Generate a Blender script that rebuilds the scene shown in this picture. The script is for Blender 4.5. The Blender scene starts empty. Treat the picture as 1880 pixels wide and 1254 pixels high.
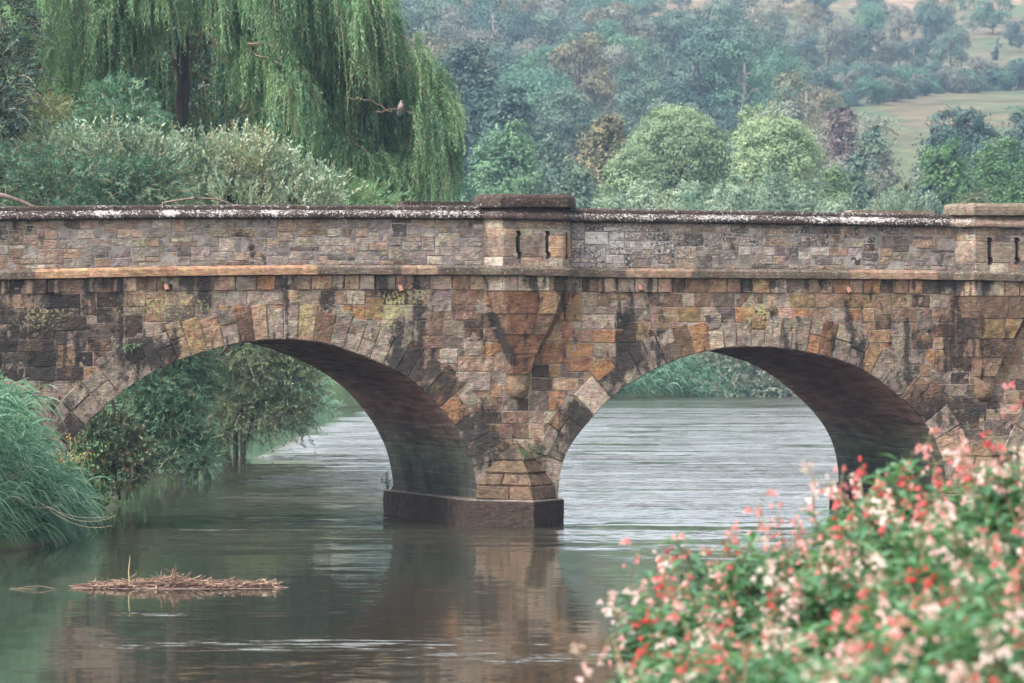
import bpy, math, random
import numpy as np
PI = math.pi
C = bpy.context.scene.collection
# ------------------------------------------------------------------ camera, sky, sun, exposure
CAMZ = 3.885; FPX = 9000.0; HOR = 598.0
cd = bpy.data.cameras.new("camera"); cam = bpy.data.objects.new("camera", cd); C.objects.link(cam)
cam.location = (0, 0, CAMZ); cam.rotation_euler = (math.radians(90), 0, 0)
cd.sensor_width = 36.0; cd.lens = FPX / 1880 * 36.0
cd.shift_y = -(627 - HOR) / 1880.0
cd.clip_start = 0.5; cd.clip_end = 8000
cd.dof.use_dof = True; cd.dof.focus_distance = 96.0; cd.dof.aperture_fstop = cd.lens / 39.0
bpy.context.scene.camera = cam
SUN_EL, SUN_AZ = 52.0, -125.0      # azimuth from +Y, clockwise; behind and left of the camera
w = bpy.data.worlds.new("World"); bpy.context.scene.world = w; w.use_nodes = True
nt = w.node_tree; nt.nodes.clear()
sky = nt.nodes.new('ShaderNodeTexSky'); sky.sky_type = 'NISHITA'; sky.sun_disc = False
sky.sun_elevation = math.radians(SUN_EL); sky.sun_rotation = math.radians(SUN_AZ)
sky.air_density = 1.0; sky.dust_density = 5.0; sky.ozone_density = 1.0
hs = nt.nodes.new('ShaderNodeHueSaturation'); hs.inputs['Saturation'].default_value = 0.20
bg = nt.nodes.new('ShaderNodeBackground'); bg.inputs['Strength'].default_value = 0.15
wo = nt.nodes.new('ShaderNodeOutputWorld')
nt.links.new(sky.outputs[0], hs.inputs['Color']); nt.links.new(hs.outputs[0], bg.inputs['Color']); nt.links.new(bg.outputs[0], wo.inputs[0])
sd = bpy.data.lights.new("sun", 'SUN'); sun = bpy.data.objects.new("sun", sd); C.objects.link(sun)
sd.energy = 0.65; sd.angle = math.radians(25); sd.color = (1.0, 0.96, 0.9)
sun.rotation_euler = (math.radians(90 - SUN_EL), 0, math.radians(180 - SUN_AZ))
sc = bpy.context.scene
sc.view_settings.view_transform = 'Standard'; sc.view_settings.look = 'None'
sc.view_settings.exposure = 1.9; sc.view_settings.gamma = 1.0
sc.cycles.use_denoising = True
sc.cycles.max_bounces = 6; sc.cycles.diffuse_bounces = 2; sc.cycles.glossy_bounces = 3
sc.cycles.transmission_bounces = 2; sc.cycles.transparent_max_bounces = 4; sc.cycles.volume_bounces = 0

# ------------------------------------------------------------------ helpers
def WP(px, py, D):
    return np.array([(px - 940.0) / FPX * D, D, CAMZ - (py - HOR) / FPX * D])
def tag(o, label=None, cat=None, group=None, kind=None):
    if label: o['label'] = label
    if cat: o['category'] = cat
    if group: o['group'] = group
    if kind: o['kind'] = kind
    return o
def empty(name, loc=(0, 0, 0), rz=0):
    o = bpy.data.objects.new(name, None); C.objects.link(o); o.location = loc; o.rotation_euler = (0, 0, rz); o.empty_display_size = 0.3
    return o
def mesh(name, V, F, mat, parent=None, attrs=None, smooth=False, mid=None):
    V = np.asarray(V, dtype=np.float32); F = np.asarray(F, dtype=np.int32)
    me = bpy.data.meshes.new(name); k = F.shape[1]
    me.vertices.add(len(V)); me.vertices.foreach_set('co', V.ravel())
    me.loops.add(F.size); me.loops.foreach_set('vertex_index', F.ravel())
    me.polygons.add(len(F)); me.polygons.foreach_set('loop_start', np.arange(0, F.size, k, dtype=np.int32))
    mats = mat if isinstance(mat, list) else [mat]
    for m in mats: me.materials.append(m)
    if mid is not None: me.polygons.foreach_set('material_index', np.asarray(mid, dtype=np.int32))
    me.update(calc_edges=True)
    me.polygons.foreach_set('use_smooth', np.full(len(F), bool(smooth)))
    for an, av in (attrs or {}).items():
        av = np.asarray(av, dtype=np.float32)
        if av.ndim == 1:
            a = me.attributes.new(an, 'FLOAT', 'POINT'); a.data.foreach_set('value', av)
        else:
            a = me.attributes.new(an, 'FLOAT_COLOR', 'POINT'); a.data.foreach_set('color', av.ravel())
    o = bpy.data.objects.new(name, me); C.objects.link(o)
    if parent is not None: o.parent = parent
    return o
def _h(ix, iy, iz, seed):
    h = (ix * 374761393 + iy * 668265263 + iz * 1274126177 + seed * 362437) & 0x7fffffff
    h = ((h ^ (h >> 13)) * 1103515245) & 0x7fffffff
    h = ((h ^ (h >> 15)) * 69069) & 0x7fffffff
    return h / 0x7fffffff
def vn(P, seed=0):
    P = np.asarray(P, dtype=float); i = np.floor(P).astype(np.int64); f = P - i; f = f * f * (3 - 2 * f)
    r = 0
    for a in (0, 1):
        for b in (0, 1):
            for c in (0, 1):
                wgt = (f[..., 0] if a else 1 - f[..., 0]) * (f[..., 1] if b else 1 - f[..., 1]) * (f[..., 2] if c else 1 - f[..., 2])
                r = r + wgt * _h(i[..., 0] + a, i[..., 1] + b, i[..., 2] + c, seed)
    return r
def fbm(P, seed=0, o=3):
    s, a, t = 0, 1.0, 0
    for k in range(o):
        s = s + a * vn(np.asarray(P) * (2 ** k), seed + k); t += a; a *= .5
    return s / t
class Acc:
    def __init__(s): s.V, s.F, s.A, s.n = [], [], {}, 0
    def add(s, V, F, **at):
        V = np.asarray(V, float).reshape(-1, 3); F = np.asarray(F, int)
        s.V.append(V); s.F.append(F + s.n); s.n += len(V)
        for k, v in at.items():
            v = np.asarray(v, float)
            if v.ndim <= 1 and v.size in (1,): v = np.full(len(V), float(v))
            elif v.ndim == 1 and len(v) in (3, 4) and len(V) != len(v): v = np.tile(v, (len(V), 1))
            elif v.ndim == 1 and len(v) in (3, 4) and k in ('Col', 'Fld'): v = np.tile(v, (len(V), 1))
            s.A.setdefault(k, []).append(v)
    def build(s, name, mat, parent=None, smooth=False):
        return mesh(name, np.concatenate(s.V), np.concatenate(s.F), mat, parent, {k: np.concatenate(v) for k, v in s.A.items()}, smooth)
def unit(v):
    v = np.asarray(v, float); return v / np.maximum(np.linalg.norm(v, axis=-1, keepdims=True), 1e-9)
def tube(P, R, n=8):
    P = np.asarray(P, float); R = np.broadcast_to(np.asarray(R, float), (len(P),))
    T = unit(np.gradient(P, axis=0)); ref = np.array([0, 0, 1.0]) if abs(T[0][2]) < .9 else np.array([1.0, 0, 0])
    X = unit(np.cross(T, ref)); Y = np.cross(T, X)
    a = np.arange(n) * 2 * PI / n
    V = P[:, None] + R[:, None, None] * (X[:, None] * np.cos(a)[None, :, None] + Y[:, None] * np.sin(a)[None, :, None])
    F = []
    for i in range(len(P) - 1):
        for j in range(n):
            F.append((i * n + j, i * n + (j + 1) % n, (i + 1) * n + (j + 1) % n, (i + 1) * n + j))
    V = np.concatenate([V.reshape(-1, 3), P[:1], P[-1:]]); m = len(P) * n
    for j in range(n):
        F.append((m, (j + 1) % n, j, m)); q = (len(P) - 1) * n; F.append((m + 1, q + j, q + (j + 1) % n, m + 1))
    return V, np.array([f for f in F])
def tubes(list_PR, n=6):
    a = Acc()
    for P, R in list_PR:
        V, F = tube(P, R, n); keep = [k for k in range(len(F)) if len(set(F[k])) == 4]
        a.add(V, F[keep])
    return a
def curve_pts(a, b, sag=0, n=8, jit=0, rng=None):
    t = np.linspace(0, 1, n)[:, None]; P = np.asarray(a) * (1 - t) + np.asarray(b) * t
    P[:, 2] += (sag * 4 * t * (1 - t))[:, 0]
    if jit: P[1:-1] += rng.normal(0, jit, (n - 2, 3))
    return P

# ------------------------------------------------------------------ materials
class NB:
    def __init__(s, name):
        s.m = bpy.data.materials.new(name); s.m.use_nodes = True; s.t = s.m.node_tree; s.t.nodes.clear()
        s.out = s.n('ShaderNodeOutputMaterial')
    def n(s, ty, **kw):
        o = s.t.nodes.new(ty)
        for k, v in kw.items(): setattr(o, k, v)
        return o
    def set(s, sock, v):
        if isinstance(v, bpy.types.NodeSocket): s.t.links.new(v, sock)
        elif v is not None:
            if hasattr(sock.default_value, '__len__') and not hasattr(v, '__len__'): v = (v,) * len(sock.default_value)
            if hasattr(sock.default_value, '__len__') and len(sock.default_value) == 4 and len(v) == 3: v = tuple(v) + (1,)
            sock.default_value = v
    def attr(s, name, out='Color'): o = s.n('ShaderNodeAttribute'); o.attribute_name = name; return o.outputs[out]
    def math(s, op, a, b=None, c=None, clamp=False):
        o = s.n('ShaderNodeMath', operation=op, use_clamp=clamp); s.set(o.inputs[0], a); s.set(o.inputs[1], b)
        if c is not None: s.set(o.inputs[2], c)
        return o.outputs[0]
    def vmath(s, op, a, b=None):
        o = s.n('ShaderNodeVectorMath', operation=op); s.set(o.inputs[0], a); s.set(o.inputs[1], b); return o.outputs[0]
    def scale(s, vec, sc_): return s.vmath('MULTIPLY', vec, sc_)
    def noise(s, vec, scale, detail=3, rough=.55, out=0, dist=0):
        o = s.n('ShaderNodeTexNoise'); s.set(o.inputs['Vector'], vec); s.set(o.inputs['Scale'], scale); o.inputs['Detail'].default_value = detail
        o.inputs['Roughness'].default_value = rough; o.inputs['Distortion'].default_value = dist; return o.outputs[out]
    def mix(s, f, a, b, mode='MIX'):
        o = s.n('ShaderNodeMix', data_type='RGBA', blend_type=mode); s.set(o.inputs[0], f); s.set(o.inputs[6], a); s.set(o.inputs[7], b); return o.outputs[2]
    def rng(s, v, a, b, c=0., d=1.):
        o = s.n('ShaderNodeMapRange'); s.set(o.inputs[0], v)
        for k, x in zip((1, 2, 3, 4), (a, b, c, d)): s.set(o.inputs[k], x)
        return o.outputs[0]
    def ramp(s, f, cols):
        o = s.n('ShaderNodeValToRGB'); s.set(o.inputs[0], f); e = o.color_ramp.elements
        while len(e) < len(cols): e.new(0.5)
        for k, (p, c) in enumerate(cols): e[k].position = p; e[k].color = tuple(c) + (1,)
        return o.outputs[0]
    def bump(s, h, strength=.5, dist=.02, nrm=None):
        o = s.n('ShaderNodeBump'); s.set(o.inputs['Height'], h); o.inputs['Strength'].default_value = strength; o.inputs['Distance'].default_value = dist
        if nrm is not None: s.set(o.inputs['Normal'], nrm)
        return o.outputs[0]
    def pbr(s, col, rough=.85, nrm=None, spec=.3):
        o = s.n('ShaderNodeBsdfPrincipled'); s.set(o.inputs['Base Color'], col); s.set(o.inputs['Roughness'], rough)
        o.inputs['Specular IOR Level'].default_value = spec
        if nrm is not None: s.set(o.inputs['Normal'], nrm)
        return o.outputs[0]
    def done(s, sh): s.t.links.new(sh, s.out.inputs[0]); return s.m
    def obj(s): return s.n('ShaderNodeTexCoord').outputs['Object']
    def geo(s): return s.n('ShaderNodeNewGeometry').outputs['Position']

def stone_mat(name='weathered_stone'):
    b = NB(name); p = b.obj(); col = b.attr('Col'); fo = b.n('ShaderNodeSeparateColor'); b.set(fo.inputs[0], b.attr('Fld'))
    soot_shade, lich, yel = fo.outputs[0], fo.outputs[1], fo.outputs[2]; moss = b.attr('Fld', 'Alpha')
    n1 = b.noise(p, 9, 4, .6); lam = b.noise(b.scale(p, (7, 7, 42)), 1.0, 3, .6, dist=.6); fine = b.noise(p, 60, 3, .65)
    big = b.noise(p, 2.2, 5, .65); med = b.noise(p, 5.5, 4, .7, out=1)
    col = b.mix(.6, col, b.mix(1.0, col, b.ramp(big, [(.32, (.45, .38, .35)), (.46, (.95, .88, .82)), (.56, (1.2, 1.15, 1.1)), (.68, (.85, .72, .62))]), 'MULTIPLY'))
    col = b.mix(.35, col, b.mix(1.0, col, b.scale(med, (2.0, 1.95, 1.95)), 'MULTIPLY'))
    col = b.mix(1.0, col, (1.0, .98, .935), 'MULTIPLY'); v = b.math('MULTIPLY_ADD', n1, 1.7, .16); c1 = b.mix(1.0, col, v, 'MULTIPLY')
    c1 = b.mix(b.rng(lam, .35, .7), b.mix(1.0, c1, (.55, .50, .47), 'MULTIPLY'), c1)
    c1 = b.mix(b.rng(fine, .3, .75), b.mix(1.0, c1, (.52, .50, .49), 'MULTIPLY'), b.mix(1.0, c1, (1.38, 1.37, 1.35), 'MULTIPLY'))
    st = b.noise(b.scale(p, (3.2, 3.2, 1.7)), 1.4, 6, .7)
    fs = b.rng(b.math('ADD', soot_shade, b.math('MULTIPLY_ADD', b.math('SUBTRACT', st, .5), 2.0, b.math('MULTIPLY', b.math('SUBTRACT', n1, .5), 1.1))), .42, .72)
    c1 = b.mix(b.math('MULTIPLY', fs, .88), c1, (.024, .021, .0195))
    mo = b.noise(p, 5, 4, .7); fm = b.rng(b.math('ADD', moss, b.math('MULTIPLY', b.math('SUBTRACT', mo, .5), 1.4)), .45, .8)
    c1 = b.mix(b.math('MULTIPLY', fm, .8), c1, (.045, .075, .03))
    yn = b.noise(p, 16, 4, .7); fy = b.rng(b.math('ADD', yel, b.math('MULTIPLY', b.math('SUBTRACT', yn, .5), 2.0)), .62, .74)
    c1 = b.mix(b.math('MULTIPLY', fy, .75), c1, (.37, .34, .15))
    ln = b.noise(p, 21, 6, .78); fl = b.rng(b.math('ADD', lich, b.math('MULTIPLY', b.math('SUBTRACT', ln, .5), 2.2)), .66, .76)
    c1 = b.mix(b.math('MULTIPLY', fl, .8), c1, (.50, .475, .455))
    hgt = b.math('ADD', b.math('MULTIPLY', lam, .9), b.math('MULTIPLY', fine, .5)); hgt = b.math('ADD', hgt, b.math('MULTIPLY', n1, .7))
    hgt = b.math('ADD', hgt, b.math('MULTIPLY', fl, .25))
    return b.done(b.pbr(c1, .92, b.bump(hgt, .9, .03), .2))
def mortar_mat():
    b = NB('lime_mortar'); p = b.obj(); n = b.noise(p, 3, 4, .7); n2 = b.noise(p, 30, 2)
    c = b.ramp(n, [(.3, (.10, .085, .075)), (.5, (.24, .21, .19)), (.7, (.40, .37, .34))])
    return b.done(b.pbr(b.mix(.4, c, n2, 'MULTIPLY'), .95, b.bump(n2, .5, .01)))
def barrel_mat():
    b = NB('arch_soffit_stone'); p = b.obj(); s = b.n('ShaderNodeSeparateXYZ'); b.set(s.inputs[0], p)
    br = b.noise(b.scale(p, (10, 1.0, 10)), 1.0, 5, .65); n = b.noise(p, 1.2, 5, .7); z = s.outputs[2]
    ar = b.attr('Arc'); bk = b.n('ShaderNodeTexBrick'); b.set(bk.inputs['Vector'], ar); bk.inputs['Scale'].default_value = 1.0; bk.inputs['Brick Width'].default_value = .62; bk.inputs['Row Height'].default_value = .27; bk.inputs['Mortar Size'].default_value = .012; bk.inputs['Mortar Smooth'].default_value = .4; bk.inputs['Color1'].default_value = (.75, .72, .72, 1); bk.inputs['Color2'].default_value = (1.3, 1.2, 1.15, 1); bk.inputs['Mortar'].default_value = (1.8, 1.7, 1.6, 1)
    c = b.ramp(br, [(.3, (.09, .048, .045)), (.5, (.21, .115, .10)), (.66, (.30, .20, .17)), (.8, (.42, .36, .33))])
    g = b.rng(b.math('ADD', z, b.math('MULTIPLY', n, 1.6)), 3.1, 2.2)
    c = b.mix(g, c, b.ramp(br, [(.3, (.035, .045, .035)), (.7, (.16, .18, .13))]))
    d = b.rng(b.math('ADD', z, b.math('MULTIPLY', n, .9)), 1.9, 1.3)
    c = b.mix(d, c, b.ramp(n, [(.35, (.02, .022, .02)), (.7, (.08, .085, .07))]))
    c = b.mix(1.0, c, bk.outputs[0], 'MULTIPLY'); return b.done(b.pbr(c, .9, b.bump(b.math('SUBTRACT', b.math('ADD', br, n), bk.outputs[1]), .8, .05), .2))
def plinth_mat():
    b = NB('wet_plinth_stone'); p = b.obj(); n = b.noise(p, 2.5, 5, .7); st = b.noise(b.scale(p, (5, 5, .8)), 1.5, 4, .6)
    s = b.n('ShaderNodeSeparateXYZ'); b.set(s.inputs[0], p)
    c = b.ramp(b.math('ADD', b.math('MULTIPLY', n, .6), b.math('MULTIPLY', st, .4)), [(.35, (.032, .024, .020)), (.5, (.066, .050, .041)), (.68, (.11, .088, .072))])
    c = b.mix(b.rng(b.math('ADD', s.outputs[2], b.math('MULTIPLY', n, .3)), .62, .68), c, (.22, .20, .18))
    c = b.mix(b.rng(s.outputs[2], .16, .04), c, (.03, .034, .028))
    return b.done(b.pbr(c, .6, b.bump(n, .5, .03), .4))
def leaf_mat(name, dark, mid, light, trans=.25, accent=None, rough=.62):
    b = NB(name); r = b.attr('rnd', 'Fac'); oi = b.n('ShaderNodeObjectInfo')
    rr = b.math('ADD', r, b.math('MULTIPLY', b.math('SUBTRACT', oi.outputs['Random'], .5), .28))
    cols = [(.0, dark), (.5, mid), (.95, light)]
    if accent: cols = [(.0, dark), (.45, mid), (.84, light), (.97, accent)]
    c = b.ramp(rr, cols)
    sh = b.pbr(c, rough, None, .25); tr = b.n('ShaderNodeBsdfTranslucent'); b.set(tr.inputs[0], b.mix(1.0, c, (1.1, 1.25, .7), 'MULTIPLY'))
    m = b.n('ShaderNodeMixShader'); m.inputs[0].default_value = trans; b.set(m.inputs[1], sh); b.set(m.inputs[2], tr.outputs[0])
    return b.done(m.outputs[0])
def bark_mat(name, c0, c1):
    b = NB(name); p = b.geo(); n = b.noise(b.scale(p, (6, 6, 1.3)), 1.5, 5, .7)
    return b.done(b.pbr(b.ramp(n, [(.3, c0), (.7, c1)]), .95, b.bump(n, .8, .05)))
def plain(name, col, rough=.8, var=.3, sc_=8, spec=.3):
    b = NB(name); n = b.noise(b.obj(), sc_, 3); v = b.math('MULTIPLY_ADD', n, 2 * var, 1 - var)
    return b.done(b.pbr(b.mix(1.0, col, v, 'MULTIPLY'), rough, None, spec))
M_STONE = stone_mat(); M_MORT = mortar_mat(); M_BAR = barrel_mat(); M_PLIN = plinth_mat()
# ------------------------------------------------------------------ bridge
TH = math.atan(2773.0 / 9000.0); ct, st_ = math.cos(TH), math.sin(TH)
P0 = np.array([(857 - 940) / FPX * 95.0, 95.0]); BW = 6.0
def face(px, py, v=0.0):
    t = (px - 940.0) / FPX
    u = (t * (P0[1] + v * ct) + v * st_ - P0[0]) / (ct - t * st_)
    Y = P0[1] + u * st_ + v * ct
    return u, CAMZ - (py - HOR) / FPX * Y
def toworld(P):
    P = np.asarray(P, float); u, v, z = P[..., 0], P[..., 1], P[..., 2]
    return np.stack([P0[0] + u * ct - v * st_, P0[1] + u * st_ + v * ct, z], -1)
def topix(P):
    Wd = toworld(P); return 940 + FPX * Wd[..., 0] / Wd[..., 1], HOR + FPX * (CAMZ - Wd[..., 2]) / Wd[..., 1]
def prof(pts):
    a = np.array([face(x, y) for x, y in pts]); return lambda u: np.interp(u, a[:, 0], a[:, 1])
cop_top = prof([(-700, 398), (-300, 385), (0, 379), (350, 376), (700, 376.5), (880, 378), (1050, 382.5), (1400, 387), (1750, 393), (2100, 403), (2700, 425)])
str_top = prof([(-700, 515), (-300, 503), (0, 495.5), (300, 489), (600, 486), (870, 487), (1100, 492), (1700, 496), (2100, 506), (2700, 528)])
cop_bot = lambda u: cop_top(u) - .265
str_bot = lambda u: str_top(u) - .185
def smooth(pts, n=90):
    p = np.array([face(x, y) for x, y in pts]); d = np.r_[0, np.cumsum(np.hypot(*np.diff(p, axis=0).T))]
    s = np.linspace(0, d[-1], n); q = np.stack([np.interp(s, d, p[:, 0]), np.interp(s, d, p[:, 1])], 1)
    for _ in range(6): q[1:-1] = .25 * q[:-2] + .5 * q[1:-1] + .25 * q[2:]
    return q
ARCH = [smooth([(95, 960), (97, 900), (105, 850), (129, 809), (163, 772), (207, 734), (253, 697), (332, 659), (415, 634), (464, 626), (518, 622), (581, 626), (640, 643), (725, 678), (785, 720), (837, 784), (867, 844), (876, 905), (878, 918)]),
        smooth([(1024, 918), (1025, 890), (1028, 862), (1040, 826), (1064, 793), (1104, 747), (1141, 711), (1179, 690), (1237, 661), (1283, 647), (1332, 638), (1390, 636), (1444, 640), (1494, 649), (1556, 665), (1610, 694), (1656, 732), (1689, 765), (1714, 798), (1730, 835), (1736, 870), (1738, 905)])]
DU2 = face(1738, 700)[0] - face(878, 700)[0]
a3 = ARCH[1].copy(); a3[:, 0] += DU2; ARCH.append(a3)
for a in ARCH: a[:, 0] = np.maximum.accumulate(a[:, 0] + np.arange(len(a)) * 1e-5)
def offset_curve(a, t):
    T = unit(np.gradient(a, axis=0)); N = np.stack([-T[:, 1], T[:, 0]], 1); return a + N * t, N
OC = []
for a in ARCH:
    o, _ = offset_curve(a, .33); i = np.argsort(o[:, 0]); OC.append(o[i])
def clampz(u, cur):
    z = np.full(np.shape(u), -9.0)
    for a in cur: z = np.where((u > a[0, 0]) & (u < a[-1, 0]), np.interp(u, a[:, 0], a[:, 1]), z)
    return z
bridge = tag(empty('stone_bridge', (P0[0], P0[1], 0), TH), 'weathered brown sandstone bridge with low arches spanning the river', 'bridge')
rs = np.random.default_rng(7); pr = random.Random(11)
# colour fields on the face, in photograph pixels of the bridge face
def G(px, py, cx, cy, rx, ry=None):
    ry = ry or rx; return np.exp(-(((px - cx) / rx) ** 2 + ((py - cy) / ry) ** 2))
def fields(P):
    px, py = topix(P); q = np.stack([px / 60, py / 60, px * 0], -1); n = fbm(q, 5)
    soot_shade = .25 * G(px, py, 860, 800, 60, 60) + .15 * G(px, py, 790, 700, 50, 50) + .35 * G(px, py, 1075, 770, 45, 40) + .3 * G(px, py, 960, 860, 90, 40) + .3 * G(px, py, 1700, 760, 90, 60) + .72 * G(px, py, 60, 640, 130, 90) + .3 * G(px, py, 150, 560, 90, 50) + .8 * G(px, py, 375, 540, 22, 45) + .5 * G(px, py, 745, 610, 40, 60) + .6 * G(px, py, 600, 550, 26, 45) \
        + .6 * G(px, py, 150, 790, 60, 50) + .75 * G(px, py, 1157, 590, 16, 60) + .7 * G(px, py, 1163, 655, 40, 45) + .6 * G(px, py, 280, 645, 60, 35) + .5 * G(px, py, 890, 790, 60, 60) + .6 * G(px, py, 1060, 790, 30, 50) \
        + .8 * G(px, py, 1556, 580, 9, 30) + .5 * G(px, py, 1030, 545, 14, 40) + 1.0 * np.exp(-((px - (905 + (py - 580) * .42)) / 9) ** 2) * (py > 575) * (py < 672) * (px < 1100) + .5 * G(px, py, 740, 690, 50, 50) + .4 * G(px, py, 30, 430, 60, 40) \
        + .35 * G(px, py, 460, 430, 50, 60) + .4 * G(px, py, 1700, 620, 120, 60) + .55 * G(px, py, 1760, 760, 120, 40) + .35 * G(px, py, 1240, 440, 220, 40) + .3 * G(px, py, 1550, 430, 150, 50)  # the line down the corbel's left diagonal edge is shade painted into the colour
    strip = np.exp(-((py - 520) / 20) ** 2) * (fbm(np.stack([px / 18, px * 0, px * 0], -1), 9) > .56) * .45
    drips = np.clip((fbm(np.stack([px / 11, py / 160, px * 0], -1), 21) - .56) * 5, 0, 1) * .5 * (py > 500) * (py < 700)
    soot_shade = soot_shade + strip + drips + .15
    lich = .25 + .10 * (py < 505) + .16 * G(px, py, 640, 430, 90, 60) + .26 * G(px, py, 1130, 430, 90, 60) + .10 * (py < 500) * (px > 1000) + .12 * G(px, py, 1300, 430, 400, 50) + .2 * G(px, py, 1000, 490, 80, 20) - .12 * (py > 700)
    yel = .55 * G(px, py, 290, 560, 130, 35) + .45 * G(px, py, 60, 580, 90, 40) + .55 * G(px, py, 755, 545, 60, 30) + .6 * G(px, py, 710, 585, 30, 40) + .55 * G(px, py, 560, 580, 30, 50) + .62 * G(px, py, 1390, 575, 40, 50) \
        + .5 * G(px, py, 1480, 545, 40, 20) + .4 * G(px, py, 1060, 560, 50, 30) + .3 * G(px, py, 320, 640, 70, 40) + .4 * G(px, py, 900, 497, 200, 14) + .08
    moss = .30 * G(px, py, 950, 860, 70, 40) + .28 * G(px, py, 1010, 850, 40, 50) + .5 * G(px, py, 970, 825, 30, 20) + .5 * G(px, py, 800, 720, 40, 40) + .35 * G(px, py, 890, 860, 30, 60) + .3 * G(px, py, 950, 640, 50, 60)
    return np.stack([soot_shade, lich, yel, moss], -1)
PAL = dict(tan=(.36, .27, .20), grey=(.33, .295, .26), brown=(.22, .155, .118), dark=(.075, .06, .053), orange=(.40, .235, .135), rust=(.26, .15, .10), pink=(.43, .325, .255), pale=(.50, .445, .375), ochre=(.38, .275, .165), dgrey=(.18, .155, .14))
def pick(u, z, v=0.):
    px, py = topix(np.array([u, v, z])); k = {}
    if py < 505:
        k = dict(tan=2.0, grey=5, brown=.5, pink=3.2, pale=1.8, dgrey=.8)
        if px > 1050: k.update(grey=5, dgrey=2.2, pink=1.6)
    else:
        k = dict(tan=3, grey=3, brown=2.6, pink=1.6, pale=.7, dgrey=1.6, dark=.5, ochre=1.0, orange=.25)
        o = .9 * G(px, py, 1080, 650, 100, 80) + G(px, py, 1640, 620, 130, 60) + .8 * G(px, py, 960, 640, 110, 80) + .7 * G(px, py, 1450, 610, 120, 60) + .5 * G(px, py, 880, 660, 60, 60) + .5 * G(px, py, 440, 620, 60, 50) + .4 * G(px, py, 1820, 640, 60, 60)
        k['orange'] += 5.5 * o; k['rust'] = 2.8 * o; k['ochre'] += 3 * o; k['brown'] += 2.5 * o
        d = G(px, py, 60, 660, 150, 110) + G(px, py, 1650, 760, 120, 40) + .7 * G(px, py, 200, 560, 120, 50)
        k['dark'] += 3.5 * d; k['dgrey'] += 3 * d; k['brown'] += 5 * d
        if py > 690 and px > 800 and px < 1100: k.update(tan=4, ochre=3, brown=3)
    n = pr.choices(list(k), list(k.values()))[0]; c = np.array(PAL[n]); c = c * .92 + .08 * np.array([.30, .235, .19]); c = c * (np.array([.96, 1., 1.07]) if py < 505 else 1); return c * pr.uniform(.78, 1.22) * np.array([1, pr.uniform(.96, 1.03), pr.uniform(.93, 1.06)])
def patch(acc, A, B, Cc, Dd, N, col, cell=.06, gap=.006, bev=.012, rough=.012, clamp=None, sink=.016, base=None, seed=0, fld=None):
    A, B, Cc, Dd, N = [np.asarray(x, float) for x in (A, B, Cc, Dd, N)]
    lu = max(np.linalg.norm(B - A), np.linalg.norm(Cc - Dd), .03); lv = max(np.linalg.norm(Dd - A), np.linalg.norm(Cc - B), .03)
    def ts(l):
        g, e = gap / l, (gap + bev) / l; n = max(1, int(round((l - 2 * gap) / cell))); return np.r_[g, np.linspace(e, 1 - e, n + 1), 1 - g]
    tu, tv = ts(lu), ts(lv); U, V_ = np.meshgrid(tu, tv)
    # slightly irregular outline
    wob = .010
    P = (A * ((1 - U) * (1 - V_))[..., None] + B * (U * (1 - V_))[..., None] + Cc * (U * V_)[..., None] + Dd * ((1 - U) * V_)[..., None])
    nz = fbm(P * 7, 31 + seed, 2); nz2 = fbm(P * 19, 77 + seed, 2)
    off = (pr.random() - .4) * rough if base is None else base
    ring = np.zeros(U.shape, bool); ring[0] = ring[-1] = True; ring[:, 0] = ring[:, -1] = True
    hgt = off + (nz - .5) * .035 + (nz2 - .5) * .016; hgt = np.where(ring, -sink, hgt)
    wobv = (fbm(P * 11, 3, 2) - .5) * wob * 2
    P = P + (unit(B - A)[None, None] * wobv[..., None] + unit(Dd - A)[None, None] * wobv[..., None]) * ring[..., None]
    bad = None
    if clamp is not None:
        cz = clamp(P[..., 0]); under = P[..., 2] < cz; P[..., 2] = np.maximum(P[..., 2], cz); bad = under
    P = P + N * hgt[..., None]
    nu, nv = len(tu), len(tv); idx = np.arange(nu * nv).reshape(nv, nu)
    F = np.stack([idx[:-1, :-1], idx[:-1, 1:], idx[1:, 1:], idx[1:, :-1]], -1).reshape(-1, 4)
    if bad is not None:
        bf = bad.ravel()[F].all(1); F = F[~bf]
        if len(F) == 0: return
    Pf = P.reshape(-1, 3)
    js_ = np.array([pr.gauss(0, .06 if Pf[0, 2] > 5.15 else .13), pr.gauss(0, .05), pr.gauss(0, .05), 0])
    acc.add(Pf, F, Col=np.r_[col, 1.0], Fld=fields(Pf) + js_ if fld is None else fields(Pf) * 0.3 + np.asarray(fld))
def layout(u0, u1, rows, du, hopt, wopt, seed):
    """random squared rubble: rows = list of row heights from top down; yields rects (u0,u1,w0,w1)"""
    r = random.Random(seed); nc = int((u1 - u0) / du); nr = len(rows); occ = np.zeros((nr, nc), bool); cum = np.r_[0, np.cumsum(rows)]; out = []
    for i in range(nr):
        j = 0
        while j < nc:
            if occ[i, j]: j += 1; continue
            w_ = r.choices([x for x, _ in wopt], [y for _, y in wopt])[0]; h_ = r.choices([x for x, _ in hopt], [y for _, y in hopt])[0]
            h_ = min(h_, nr - i); w_ = min(w_, nc - j)
            k = 0
            while k < w_ and not occ[i, j + k]: k += 1
            w_ = k
            if nc - (j + w_) < 3: w_ = w_ + sum(1 for q in range(j + w_, nc) if not occ[i, q]) if not occ[i, j + w_:].any() else w_
            if w_ < 4: h_ = 1
            while h_ > 1 and occ[i:i + h_, j:j + w_].any(): h_ -= 1
            occ[i:i + h_, j:j + w_] = True; out.append((u0 + j * du, u0 + (j + w_) * du, cum[i], cum[i + h_])); j += w_
    return out
UL, UR = -15.0, face(2350, 600)[0]
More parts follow.
